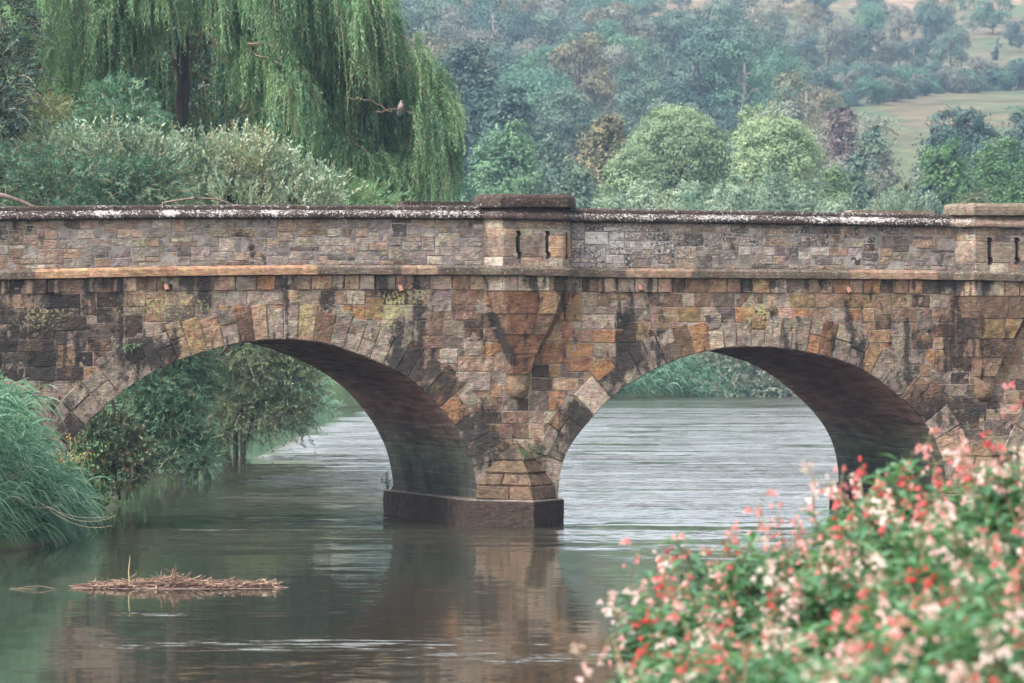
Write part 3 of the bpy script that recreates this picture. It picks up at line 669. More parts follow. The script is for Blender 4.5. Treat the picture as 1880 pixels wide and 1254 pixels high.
# --- clay drain spouts
M_CLAY = plain('terracotta', (.20, .10, .072), .8, .25, 20); M_BLACK = plain('pipe_mouth_black', (.01, .01, .01), .9)  # clay for the spouts, near-black tone for pipe mouths
for px, py in ((304, 524), (734, 526), (1173, 525), (1556, 529)):
    u, z = face(px, py); P = np.array([[0, .05, .0], [0, -.05, -.015], [0, -.12, -.06], [0, -.155, -.10]]) + np.array([u, 0, z]); V, F = tube(P, [.048, .048, .046, .044], 14)
    F = np.array([f for f in F if len(set(f)) == 4]); V2, F2 = tube(P + np.array([0, -.002, 0]), [.034, .034, .033, .032], 14); F2 = np.array([f for f in F2 if len(set(f)) == 4])
    a_ = Acc(); a_.add(V, F); a_.add(V2, F2[:, ::-1]); e = 3 * 14; a_.add(np.concatenate([V[e:e + 14], V2[e:e + 14]]), np.array([(i, (i + 1) % 14, 14 + (i + 1) % 14, 14 + i) for i in range(14)]))
    sp_ = a_.build('drain_spout', M_CLAY, bridge, True)
# a projecting replaced corbel block under the string course
# ------------------------------------------------------------------ ground, river, sky haze
LB = np.array([(-30, -14), (40, -12), (70, -10.5), (80, -9.8), (83, -9.3), (86, -8.35), (90, -8.2), (95, -8.2), (105, -8.6), (118, -9.6), (126, -9.2), (132, -9.0), (145, -9.4), (180, -10.6), (215, -9.8), (232, -8.2), (250, -3.5), (262, 5.0), (266, 9), (269, 14), (272, 30), (278, 80), (282, 200)], float)
RB = np.array([(-30, -3.0), (0, -2.0), (14, -.9), (20, -.5), (27, .0), (32, .5), (36, 2.5), (50, 10.0), (70, 18), (95, 26.0), (150, 34), (210, 60), (235, 120), (240, 220)], float)
ZC = np.array([(0, 0), (290, 0), (340, 1.0), (430, 4.0), (500, 11.0), (600, 25.0), (690, 33.5), (785, 40.5), (900, 55), (1000, 68.0), (1150, 91), (1400, 125), (1800, 150), (2500, 150), (4000, 120)], float)
def ground(x, y):
    x = np.asarray(x, float); y = np.asarray(y, float)
    lx = np.interp(y, LB[:, 0], LB[:, 1]); rx = np.interp(y, RB[:, 0], RB[:, 1])
    # signed distance (approx.) to the river: positive on land
    dl = lx - x; dr = x - rx; land = np.where(y < 232, np.maximum(dl, dr), np.where(y > 290, 20.0, np.maximum(dl, dr)))
    # far bank: the river turns right beyond the bridge
    yb = np.interp(x, [-50, -8.2, -3.5, 5, 9, 14, 30, 80, 200], [150, 232, 250, 262, 266, 269, 272, 278, 282]); land = np.where(y > 225, np.maximum((y - yb) * .8, np.where((x > 60) & (y < 235), x - 60, -50.)), land)
    t = np.clip(land / 3.0, -1, 1); top = np.where(y < 60, 1.3, 1.5)
    z = np.where(t > 0, top * (t * (2 - t)) ** .8, 1.2 * t)
    n = fbm(np.stack([x / 6, y / 6, x * 0], -1), 2) - .5
    z = z + np.where(land > 0, n * .5 * np.clip(land / 3, 0, 1), 0)
    zc = np.interp(y + x * .10 * np.clip((y - 400) / 300, 0, 1), ZC[:, 0], ZC[:, 1]); hn = (fbm(np.stack([x / 90, y / 90, x * 0], -1), 6) - .5) * np.clip((y - 350) / 300, 0, 1) * 4
    return z + zc + hn
def gz(x, y): return float(ground(np.array([x]), np.array([y]))[0])
xs = np.unique(np.r_[np.linspace(-900, -60, 30), np.linspace(-60, -20, 20), np.arange(-20, 30, .45), np.linspace(30, 80, 30), np.linspace(80, 900, 30)])
ys = np.unique(np.r_[np.linspace(-60, 8, 8), np.arange(8, 40, .6), np.arange(40, 150, 1.0), np.arange(150, 300, 2.0), np.arange(300, 1200, 9.0), np.linspace(1200, 4000, 18)])
X, Y = np.meshgrid(xs, ys); Z = ground(X, Y); idx = np.arange(X.size).reshape(X.shape)
F = np.stack([idx[:-1, :-1], idx[:-1, 1:], idx[1:, 1:], idx[1:, :-1]], -1).reshape(-1, 4)
def ground_mat():
    b = NB('bank_and_hillside_grass'); p = b.geo(); s = b.n('ShaderNodeSeparateXYZ'); b.set(s.inputs[0], p)
    n = b.noise(p, .035, 4, .6); n2 = b.noise(p, .5, 5, .7); n3 = b.noise(b.scale(p, (1, .35, 1)), .05, 4, .65, dist=.8)
    g = b.ramp(n2, [(.3, (.05, .075, .035)), (.55, (.085, .12, .055)), (.75, (.14, .16, .08))])
    straw = b.ramp(n2, [(.25, (.085, .075, .045)), (.5, (.125, .10, .062)), (.75, (.17, .13, .08))])
    pinkf = b.ramp(n2, [(.3, (.17, .115, .075)), (.7, (.27, .18, .125))])
    hill = b.mix(b.rng(n3, .34, .54), g, straw)
    hill = b.mix(b.math('MULTIPLY', b.rng(s.outputs[1], 960, 1000), b.rng(n3, .42, .5)), hill, pinkf)
    hill = b.mix(b.rng(b.noise(p, .12, 5, .7), .35, .6), b.mix(1.0, hill, (.45, .52, .46), 'MULTIPLY'), hill)
    c = b.mix(b.rng(s.outputs[1], 480, 620), g, hill)
    mud = b.rng(s.outputs[2], .12, .0); c = b.mix(mud, c, (.06, .048, .035))
    return b.done(b.pbr(c, .95, b.bump(n2, .6, .2), .1))
tag(mesh('ground', np.stack([X, Y, Z], -1).reshape(-1, 3), F, ground_mat(), None, None, True), kind='structure')
def water_mat():
    b = NB('murky_river_water'); p = b.geo(); s = b.n('ShaderNodeSeparateXYZ'); b.set(s.inputs[0], p); x, y = s.outputs[0], s.outputs[1]
    # where the current ruffles the surface: beyond the bridge and in streaks
    wn = b.noise(b.scale(p, (.06, .25, 1)), 1.0, 4, .6); yw = b.math('ADD', y, b.math('MULTIPLY', b.math('SUBTRACT', wn, .5), 60)); far = b.rng(yw, 86, 114); far2 = b.rng(y, 112, 150)
    xr = b.math('SUBTRACT', x, b.math('MULTIPLY', b.math('SUBTRACT', y, 95), -.02))
    open_ = b.rng(x, -7.6, -5.6)
    band = b.noise(b.scale(p, (.10, .22, 1)), 1.0, 4, .62); band2 = b.noise(b.scale(p, (.05, .17, 1)), 1.0, 3, .6)
    near = b.math('MULTIPLY', b.rng(band, .52, .66), b.rng(band2, .50, .60))
    rip = b.math('MULTIPLY', b.math('MULTIPLY', b.math('MULTIPLY', far, b.rng(y, 290, 150, .35, 1.)), open_), b.math('MULTIPLY_ADD', b.math('ADD', b.math('MULTIPLY', b.rng(band2, .44, .56), .62), b.math('MULTIPLY', b.rng(b.noise(b.scale(p, (.17, .50, 1)), 1.0, 4, .65), .45, .58), .42)), .95, .05))
    amp = b.math('ADD', b.math('MULTIPLY', rip, .55), b.math('MULTIPLY', near, .03)); amp = b.math('ADD', amp, .011)
    for cx_, cy_, sx_, sy_, am_ in ((-2.6, 59.8, 2.0, .9, .5), (-5.2, 89.5, 2.6, 1.8, .35), (-3.4, 97, 2.2, 5, .35), (-4.5, 66, 1.2, .4, .3), (.3, 57.5, 1.3, .6, .4), (5.5, 84, 4, 3, .10)):
        g_ = b.math('ADD', b.math('POWER', b.math('ABSOLUTE', b.math('DIVIDE', b.math('SUBTRACT', x, cx_), sx_)), 2.), b.math('POWER', b.math('ABSOLUTE', b.math('DIVIDE', b.math('SUBTRACT', y, cy_), sy_)), 2.)); g_ = b.math('EXPONENT', b.math('MULTIPLY', g_, -1.))
        fs_ = b.rng(b.noise(b.scale(p, (.9, 2.6, 1)), 1.0, 5, .7), .50, .62); amp = b.math('ADD', amp, b.math('MULTIPLY', b.math('MULTIPLY', g_, fs_), am_))
    n1 = b.noise(b.scale(p, (1.1, 1.9, 1)), 1.0, 2, .5, out=1); n2 = b.noise(b.scale(p, (4.0, 6.5, 1)), 1.0, 3, .6, out=1); n3 = b.noise(p, 24.0, 2, .6, out=1)
    v = b.vmath('ADD', b.scale(b.vmath('SUBTRACT', n1, (.5, .5, .5)), (.8, 1.0, 0)), b.scale(b.vmath('SUBTRACT', n2, (.5, .5, .5)), (1.0, 1.2, 0)))
    v = b.vmath('ADD', v, b.scale(b.vmath('SUBTRACT', n3, (.5, .5, .5)), (.7, .7, 0)))
    o = b.n('ShaderNodeVectorMath', operation='SCALE'); b.set(o.inputs[0], v); b.set(o.inputs['Scale'], b.math('MULTIPLY', amp, 2.2))
    tl = b.n('ShaderNodeCombineXYZ'); b.set(tl.inputs[1], b.math('MULTIPLY', amp, -.42)); tl.inputs[2].default_value = 1.0
    nrm = b.vmath('NORMALIZE', b.vmath('ADD', o.outputs[0], tl.outputs[0]))
    sh = b.n('ShaderNodeBsdfPrincipled'); b.set(sh.inputs['Base Color'], b.mix(b.noise(p, .3, 3), (.022, .023, .015), (.034, .031, .021))); sh.inputs['Roughness'].default_value = .04
    sh.inputs['IOR'].default_value = 1.333; b.set(sh.inputs['Normal'], nrm)
    return b.done(sh.outputs[0])
V = [(-900, -60, 0), (900, -60, 0), (900, 310, 0), (-900, 310, 0)]
tag(mesh('river_water', V, [(0, 1, 2, 3)], water_mat()), kind='structure')
# ------------------------------------------------------------------ vegetation builders
def leaves(acc, P, D, N, L, W, rnd, fold=0.):
    """lozenge leaves; P,D,N (k,3)"""
    k = len(P); D = unit(D); S = unit(np.cross(D, N)); L = np.broadcast_to(L, (k,))[:, None]; W = np.broadcast_to(W, (k,))[:, None]
    M = P + D * L * .45; V = np.stack([P, M + S * W / 2, P + D * L, M - S * W / 2], 1).reshape(-1, 3)
    acc.add(V, np.arange(4 * k).reshape(k, 4), rnd=np.repeat(rnd, 4))
def ribbons(acc, P, W, rnd, side=None):
    """P (k,n,3) ribbon paths, W (n,) or (k,n) widths"""
    k, n, _ = P.shape; T = unit(np.gradient(P, axis=1)); 
    if side is None: side = np.random.default_rng(1).normal(size=(k, 1, 3))
    S = unit(np.cross(T, np.broadcast_to(side, P.shape))); W = np.broadcast_to(W, (k, n))[..., None]
    V = np.stack([P - S * W / 2, P + S * W / 2], 2); idx = np.arange(k * n * 2).reshape(k, n, 2)
    F = np.stack([idx[:, :-1, 0], idx[:, :-1, 1], idx[:, 1:, 1], idx[:, 1:, 0]], -1).reshape(-1, 4)
    acc.add(V.reshape(-1, 3), F, rnd=np.repeat(rnd, n * 2))
def along(acc, P, ll, lw, ang, rb, rng, twig=None, tww=.012, tj=.3, lr=.3):
    """leaves along paths P (k,n,3)"""
    k, n, _ = P.shape; T = unit(np.gradient(P, axis=1)); R = unit(rng.normal(size=(k, 1, 3))); S = unit(np.cross(T, np.broadcast_to(R, P.shape)))
    sg = np.where(np.arange(n) % 2, 1, -1)[None, :, None]; D = T * math.cos(ang) + S * sg * math.sin(ang) + rng.normal(0, tj, P.shape)
    Nn = np.cross(T, S) + rng.normal(0, .5, P.shape); sz = np.clip(rng.normal(1, .22, k * n), .5, 1.6)
    r = np.clip(np.repeat(rb, n) + rng.normal(0, lr * .5, k * n), 0, 1)
    leaves(acc, P.reshape(-1, 3), D.reshape(-1, 3), Nn.reshape(-1, 3), ll * sz, lw * sz, r)
    if twig is not None: ribbons(twig, P[:, ::3] if n > 8 else P, tww, rb)
def spray_paths(S, D, L, n, droop, rng, curl=.15):
    t = np.linspace(0.03, 1, n)[None, :, None]; L = np.broadcast_to(L, (len(S),))[:, None, None]; c = rng.normal(0, curl, (len(S), 1, 3))
    P = S[:, None] + D[:, None] * L * t + c * L * t ** 2; P[..., 2] -= (droop * L * t ** 2)[..., 0]; return P
def blob_samples(blobs, n, rng, shell=(.72, 1.0), up=.25, lump=.22, seed=0):
    """random points near the surface of a union of ellipsoids; returns points, outward dirs"""
    c = np.array([b[0] for b in blobs], float); r = np.array([b[1] for b in blobs], float)
    wgt = (r[:, 0] * r[:, 2]); bi = rng.choice(len(blobs), n * 2, p=wgt / wgt.sum())
    d = rng.normal(size=(n * 2, 3)); d[:, 2] += up; d = unit(d); s = rng.uniform(*shell, n * 2)
    lumpf = 1 + (fbm(d * 2.3 + bi[:, None] * 7.1, 90 + seed, 3) - .5) * 2 * lump
    P = c[bi] + d * r[bi] * (s * lumpf)[:, None]
    ins = np.zeros(len(P), bool)
    for k in range(len(blobs)):
        q = (((P - c[k]) / r[k]) ** 2).sum(1) < .45; ins |= q & (bi != k)
    k = np.where(~ins)[0][:n]; return P[k], d[k], bi[k]
def make_sprays(acc, tw, blobs, n, L, nl, ll, lw, droop, ang, rng, up=.4, shell=(.6, 1.0), rbf=None, tww=.012, outw=1.0, lump=.22):
    P, d, bi = blob_samples(blobs, n, rng, shell, lump=lump); D = unit(d * outw + rng.normal(0, .45, d.shape) + np.array([0, 0, up]))
    Ls = rng.uniform(.65, 1.25, len(P)) * L; pp = spray_paths(P, D, Ls, nl, droop, rng)
    rb = np.clip(.18 + .62 * fbm(P * (1.1 / max(.3, L)), 13, 2) + rng.normal(0, .12, len(P)), .02, .95)
    along(acc, pp, ll, lw, ang, rb, rng, tw, tww)
def B(px, py, rx, ry, D, rd=None):
    """blob from photograph extents at a real distance D"""
    return (WP(px, py, D), (rx / FPX * D, (rd or rx) / FPX * D, ry / FPX * D))
def root_at(name, label, cat, x, y, group=None, dz=-.15):
    e = empty(name, (x, y, gz(x, y) + dz)); tag(e, label, cat, group); return e
def local(acc, e):
    o = np.array(e.location); acc.V = [v - o for v in acc.V]; return acc
def limbs_to(base, top, targets, r0, rng, tr=.35):
    out = []; trunk = curve_pts(base, top, 0, 9, .04 * np.linalg.norm(np.array(top) - base) / 3, rng); out.append((trunk, np.linspace(r0, r0 * .5, 9)))
    for t in targets:
        f = rng.uniform(.45, .95); s = trunk[int(f * 8)]; out.append((curve_pts(s, t, .06 * np.linalg.norm(t - s), 7, .05 * np.linalg.norm(t - s), rng), np.linspace(r0 * tr, r0 * .07, 7)))
    return out
LM = dict(
 willow=leaf_mat('willow_leaves', (.035, .10, .062), (.12, .245, .12), (.28, .40, .20), .32, (.27, .30, .16)),
 teal=leaf_mat('ash_leaves', (.035, .09, .065), (.075, .165, .105), (.15, .245, .14), .25),
 olive=leaf_mat('olive_leaves', (.05, .075, .04), (.12, .15, .075), (.21, .22, .10), .25, (.24, .16, .09)),
 sallow=leaf_mat('sallow_leaves', (.075, .125, .085), (.18, .26, .18), (.34, .40, .29), .2, (.27, .25, .13)),
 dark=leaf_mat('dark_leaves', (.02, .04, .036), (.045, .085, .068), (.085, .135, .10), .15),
 reed=leaf_mat('reed_blades', (.03, .09, .06), (.09, .19, .12), (.20, .30, .19), .3, (.36, .31, .20), .5),
 balsam=leaf_mat('balsam_leaves', (.035, .10, .05), (.09, .20, .10), (.19, .32, .17), .3, None, .45),
 far_a=leaf_mat('woodland_leaves', (.03, .065, .05), (.075, .125, .085), (.14, .19, .12), .1),
 far_b=leaf_mat('bluish_leaves', (.02, .05, .045), (.05, .095, .075), (.095, .145, .11), .1),
 far_c=leaf_mat('autumn_tinged_leaves', (.06, .06, .035), (.15, .14, .075), (.27, .21, .10), .1),
 far_d=leaf_mat('grey_twiggy_leaves', (.07, .075, .06), (.13, .14, .105), (.21, .21, .16), .1),
 pale=leaf_mat('pale_willow_leaves', (.09, .14, .08), (.20, .27, .145), (.33, .39, .22), .2),
 fresh=leaf_mat('fresh_green_leaves', (.05, .11, .065), (.11, .20, .11), (.20, .29, .15), .2),
 green=leaf_mat('deep_green_leaves', (.03, .08, .03), (.075, .155, .055), (.14, .22, .08), .15),
)
TW = leaf_mat('thin_twigs', (.12, .08, .05), (.20, .14, .08), (.30, .22, .12), 0.0)
BK = bark_mat('dark_bark', (.028, .022, .018), (.10, .078, .062)); BKP = bark_mat('pale_bark', (.16, .135, .11), (.34, .30, .25))

# ------------------------------------------------------------------ weeping willow
rg = np.random.default_rng(42)
wx, wy = WP(325, 0, 134)[0], 134.0
wr = root_at('weeping_willow', 'large weeping willow with long hanging strands beyond the left parapet', 'tree', wx, wy)
BOUGH = [ # points, min/max hang (m), strands, outward, copies
 ([(560, -110), (640, -60), (680, -10), (692, 50)], .7, 2.1, 75, 5), ([(600, 110), (690, 84), (745, 118), (780, 180), (798, 245)], .6, 1.8, 75, 6),
 ([(640, 200), (715, 206), (765, 220), (792, 268)], .6, 1.9, 70, 5), ([(430, 70), (490, 95), (560, 130), (605, 190)], .6, 1.7, 70, 5),
 ([(410, 215), (440, 185), (500, 165), (560, 185)], .5, 1.5, 45, 3), ([(350, -80), (430, -40), (540, -5), (600, 40)], .6, 1.5, 80, 5),
 ([(470, -60), (560, -20), (630, 20), (670, 70)], .7, 2.0, 80, 6), ([(330, -60), (250, -10), (190, 40), (140, 110)], .6, 1.7, 80, 6),
 ([(240, -90), (130, -50), (70, 10), (50, 60)], .8, 2.2, 75, 6), ([(300, -30), (260, 20), (230, 60), (190, 110)], .7, 1.7, 60, 4),
 ([(540, 180), (610, 210), (680, 260), (730, 300)], .6, 1.5, 60, 4), ([(560, 280), (640, 290), (720, 285), (800, 300)], .6, 1.3, 70, 3),
 ([(430, 280), (500, 300), (560, 310)], .5, 1.1, 35, 2), ([(150, -40), (250, -60), (380, -100), (520, -120)], .9, 2.0, 80, 4),
]
wl, wt = Acc(), Acc(); limbs = []
for pts, h0, h1, ns, nc in BOUGH:
    for c_ in range(nc):
        D0 = 131.5 + rg.uniform(-2.2, 2.6); jx, jy = rg.normal(0, 16), rg.normal(0, 20) + (c_ - nc / 2) * 7
        p3 = np.array([WP(x + jx, y + jy, D0 + 1.8 * math.sin(i * 1.3 + c_)) for i, (x, y) in enumerate(pts)])
        tt = np.linspace(0, 1, 24); bp = np.stack([np.interp(tt, np.linspace(0, 1, len(p3)), p3[:, a]) for a in range(3)], 1)
        for _ in range(3): bp[1:-1] = .25 * bp[:-2] + .5 * bp[1:-1] + .25 * bp[2:]
        bp[1:-1] += rg.normal(0, .03, (22, 3)); limbs.append((bp[::2], np.linspace(.032, .006, 12)))
        ns = int(ns * 1.5); nk = max(4, ns // 8); ci = rg.integers(0, nk, ns); cf = rg.uniform(0, 1, nk) ** .85; co_ = rg.normal(0, .14, (nk, 3)); cdir = rg.normal(0, .27, (nk, 3)); chl = rg.uniform(.5, 1.15, nk); ccol = rg.normal(0, .13, nk)
        f = np.clip(cf[ci] + rg.normal(0, .012, ns), 0, 1); S = np.stack([np.interp(f, tt, bp[:, a]) for a in range(3)], 1) + co_[ci] + rg.normal(0, .05, (ns, 3))
        out = unit(bp[-1] - bp[0]); hang = (h0 + (h1 - h0) * chl[ci]) * rg.uniform(.65, 1.1, ns)
        n = 34; t = np.linspace(0, 1, n)[None, :, None]; Hd = (out[None] * rg.uniform(.05, .38, ns)[:, None] + cdir[ci] + rg.normal(0, .07, (ns, 3)) + np.array([-.06, 0, .36]))[:, None]
        Lh = hang[:, None, None]; P = S[:, None] + Hd * (1 - np.exp(-2.6 * t)) + rg.normal(0, .05, (ns, 1, 3)) * t * Lh
        P[..., 2] -= (Lh * t ** 1.25)[..., 0]; P[..., 0] += (np.sin(t * 4 + rg.uniform(0, 6, (ns, 1, 1))) * .035)[..., 0]
        rb = np.clip(rg.normal(.48, .10) + ccol[ci] + rg.normal(0, .06, ns), .05, .88); along(wl, P, .11, .027, .45, rb, rg, wt, .007, .22, .3)
# inner shaded curtain round the trunk
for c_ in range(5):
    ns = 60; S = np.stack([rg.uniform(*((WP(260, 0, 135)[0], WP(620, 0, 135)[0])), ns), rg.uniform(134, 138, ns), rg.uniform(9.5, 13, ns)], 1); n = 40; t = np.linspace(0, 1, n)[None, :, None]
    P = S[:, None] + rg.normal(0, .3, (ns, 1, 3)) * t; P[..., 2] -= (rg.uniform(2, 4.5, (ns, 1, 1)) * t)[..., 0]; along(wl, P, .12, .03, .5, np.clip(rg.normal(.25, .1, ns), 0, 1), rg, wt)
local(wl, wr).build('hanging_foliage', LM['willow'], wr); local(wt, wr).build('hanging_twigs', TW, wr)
tr_ = np.array([WP(322, 520, 134), WP(326, 420, 134), WP(330, 300, 134), WP(331, 230, 134), WP(337, 160, 134), WP(335, 90, 134), WP(352, 10, 134), WP(385, -90, 134), WP(420, -160, 134)]); tr_[0][2] = gz(wx, wy) - .3
T0 = tubes([(tr_, [.34, .27, .23, .20, .185, .17, .15, .12, .06])], 12); local(T0, wr).build('trunk', BK, wr, True)
for a_, b_, r_ in (((337, 170), (285, 60), .08), ((335, 95), (470, 40), .09), ((340, 75), (250, -40), .09), ((352, 10), (600, -60), .08), ((352, 60), (430, 130), .05), ((345, 110), (395, 92), .045), ((336, 150), (380, 160), .04), ((390, 120), (470, 140), .03)):
    limbs.append((curve_pts(WP(*a_, 134), WP(*b_, 133 + rg.uniform(-2, 2)), .3, 9, .06, rg), np.linspace(r_, r_ * .3, 9)))
for a_, b_ in (((455, 80), (525, 100)), ((520, 100), (580, 150)), ((690, 205), (790, 215)), ((640, 180), (720, 206)), ((700, 100), (800, 170))):
    limbs.append((curve_pts(WP(*a_, 129.3), WP(*b_, 129.0), .1, 9, .03, rg), np.linspace(.035, .015, 9)))
local(tubes(limbs, 5), wr).build('limb', bark_mat('willow_limb_bark', (.10, .075, .05), (.24, .18, .12)), wr)

# ------------------------------------------------------------------ shrubs and small trees near the bridge
def shrub(name, label, cat, base, blobs, mat, n, L, nl, ll, lw, droop, ang, seed, up=.4, r0=.07, twigmat=None, accent=None, group=None, ntr=1, bark=None, outw=1.0, shell=(.55, 1.0), tww=.014):
    rng = np.random.default_rng(seed); bx, by = base; e = root_at(name, label, cat, bx, by, group); a, t = Acc(), Acc()
    make_sprays(a, t, blobs, n, L, nl, ll, lw, droop, ang, rng, up, shell=shell, outw=outw, tww=tww); local(a, e).build('foliage', mat, e); local(t, e).build('twigs', twigmat or TW, e)
    b0 = np.array(e.location); tl = []
    for q in range(ntr):
        bb = b0 + np.array([rng.normal(0, .25) * (q > 0), rng.normal(0, .2) * (q > 0), 0]); tg = [np.array(b[0]) for b in blobs]; tg = tg + [g + rng.normal(0, 1, 3) * np.array(blobs[i % len(blobs)][1]) * .5 for i, g in enumerate(tg * 2)]
        top = np.mean([g for g in tg], 0); tl += limbs_to(bb, top, tg, r0, rng)
    local(tubes(tl, 6), e).build('stems', bark or BK, e); return e
X_ = lambda px, D: (np.asarray(px, float) - 940.0) / FPX * D
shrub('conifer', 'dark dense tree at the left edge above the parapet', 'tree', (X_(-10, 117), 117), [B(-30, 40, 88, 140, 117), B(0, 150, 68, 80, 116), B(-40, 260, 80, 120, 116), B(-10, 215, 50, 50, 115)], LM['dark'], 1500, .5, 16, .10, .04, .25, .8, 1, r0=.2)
shrub('ash_tree', 'feathery teal-green ash with pointed top in front of the willow', 'tree', (X_(215, 129), 129), [B(212, 222, 66, 70, 122), B(235, 262, 78, 62, 121), B(190, 280, 90, 60, 122), B(240, 350, 85, 80, 122), B(190, 400, 80, 80, 122)], LM['teal'], 2100, .5, 18, .10, .030, .28, .75, 2, up=.45, r0=.12)
shrub('mixed_shrub', 'olive and brown tinged shrub below the dark tree', 'shrub', (X_(80, 125), 125), [B(70, 240, 75, 55, 124), B(130, 262, 70, 50, 124), B(30, 285, 70, 60, 124), B(80, 360, 90, 80, 124)], LM['olive'], 1300, .45, 14, .09, .032, .2, .8, 3, r0=.1)
shrub('ash_shrub', 'low feathery green shrub rising over the leftmost coping', 'shrub', (X_(90, 114), 114), [B(20, 330, 70, 62, 114), B(95, 345, 80, 60, 113.5), B(165, 352, 75, 50, 114), B(230, 350, 60, 48, 114), B(285, 352, 50, 55, 114.5), B(130, 420, 140, 60, 114)], LM['teal'], 1900, .42, 16, .085, .027, .3, .75, 4, r0=.07, ntr=2)
shrub('sallow', 'silvery sallow with upright pale leaf shoots amid the ash shrubs', 'shrub', (X_(200, 117), 117), [B(190, 300, 60, 45, 115.2), B(110, 290, 40, 30, 115.5), B(255, 310, 50, 45, 115.2), B(290, 330, 40, 50, 115.5)], LM['sallow'], 600, .55, 14, .12, .044, .0, .55, 5, up=1.3, r0=.05, outw=.6)
shrub('sallow', 'broad silvery sallow with upright shoots in front of the hanging willow', 'shrub', (-10.2, 128), [B(345, 320, 50, 40, 120), B(395, 325, 60, 45, 120), B(455, 318, 60, 45, 119.5), B(500, 345, 55, 45, 120), B(560, 368, 62, 34, 120), B(470, 390, 150, 50, 120), B(440, 290, 26, 24, 120), B(380, 400, 90, 60, 120)], LM['sallow'], 1500, .62, 16, .125, .046, -.05, .55, 6, up=1.1, r0=.1, ntr=2, outw=.7)
shrub('willow_shrub', 'wispy green willow regrowth at the foot of the weeping willow', 'shrub', (-9.8, 130), [B(600, 370, 70, 30, 125), B(660, 372, 60, 22, 125), B(620, 410, 110, 50, 125)], LM['willow'], 700, .6, 18, .10, .024, .3, .5, 7, up=.8, r0=.06)
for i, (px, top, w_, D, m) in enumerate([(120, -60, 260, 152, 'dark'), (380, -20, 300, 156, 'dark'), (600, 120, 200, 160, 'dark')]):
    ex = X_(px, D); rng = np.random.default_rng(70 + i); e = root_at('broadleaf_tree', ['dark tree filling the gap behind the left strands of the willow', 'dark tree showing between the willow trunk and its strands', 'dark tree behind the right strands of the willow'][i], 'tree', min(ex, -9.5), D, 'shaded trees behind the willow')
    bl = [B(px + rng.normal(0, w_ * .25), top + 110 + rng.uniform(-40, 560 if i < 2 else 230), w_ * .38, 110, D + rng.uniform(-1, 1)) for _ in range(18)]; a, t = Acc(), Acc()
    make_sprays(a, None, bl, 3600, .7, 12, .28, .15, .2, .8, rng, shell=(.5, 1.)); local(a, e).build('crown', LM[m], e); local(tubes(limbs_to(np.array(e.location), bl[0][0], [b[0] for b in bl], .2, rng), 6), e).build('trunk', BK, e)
# seen through the left arch
shrub('ash_shrub', 'bright teal feathery shrub leaning over the water under the left arch', 'shrub', (X_(290, 124) - .6, 124), [B(275, 720, 66, 50, 122), B(330, 690, 72, 45, 123), B(310, 770, 78, 60, 122), B(345, 820, 52, 40, 121.5), B(372, 850, 28, 20, 121), B(270, 800, 60, 50, 122), B(300, 640, 90, 50, 123)], LM['teal'], 3000, .45, 17, .10, .028, .35, .7, 10, r0=.05, ntr=2, shell=(.3, 1.))
shrub('brown_flowered_shrub', 'dark shrub with rusty brown flower heads beside the left springing', 'shrub', (X_(190, 107), 107), [B(200, 800, 48, 40, 106), B(235, 835, 40, 36, 106), B(165, 810, 30, 36, 106.5), B(215, 870, 45, 26, 106)], leaf_mat('rusty_headed_leaves', (.02, .05, .03), (.05, .10, .055), (.12, .16, .08), .15, (.13, .05, .035)), 900, .32, 12, .065, .04, .15, .8, 11, r0=.03, ntr=3, twigmat=leaf_mat('reddish_twigs', (.12, .045, .03), (.18, .07, .05), (.25, .11, .07), 0))
shrub('alder', 'drooping alder standing in the river on two thin stems beneath the left arch', 'tree', (X_(440, 144), 144), [B(450, 680, 78, 50, 143), B(520, 700, 66, 56, 143), B(400, 700, 50, 60, 144), B(470, 750, 84, 42, 143), B(535, 760, 36, 34, 142.5), B(440, 640, 90, 50, 143), B(430, 790, 40, 24, 143)], leaf_mat('alder_leaves', (.04, .065, .04), (.105, .15, .085), (.20, .24, .125), .2), 1900, .55, 15, .10, .040, .35, .8, 12, r0=.04, shell=(.45, 1.0))
st = tubes([(np.array([WP(434, 846, 143.6), WP(432, 800, 143.6), WP(436, 750, 143.6), WP(445, 690, 143.6)]) + np.array([0, 0, 0]), [.085, .075, .07, .05]), (np.array([WP(447, 842, 143), WP(446, 795, 143), WP(441, 745, 143), WP(460, 690, 143)]), [.09, .08, .07, .05])], 8)
al = [o for o in bpy.data.objects if o.name.startswith('alder') and o.type == 'EMPTY'][0]
for V_, F_ in zip(st.V, st.F):
    V_ = V_.copy(); V_[:8, 2] = -.6; mesh('trunk', V_ - np.array(al.location), np.asarray(F_) - np.asarray(F_).min(), BK, al, None, True)
shrub('bank_shrub', 'soft green shrubs on the far bank behind the alder stems', 'shrub', (-12.5, 238), [B(520, 700, 56, 40, 238), B(470, 690, 60, 50, 239), B(560, 660, 90, 36, 240), B(640, 655, 60, 30, 243)], LM['fresh'], 1200, .9, 14, .2, .07, .3, .8, 13, r0=.06)
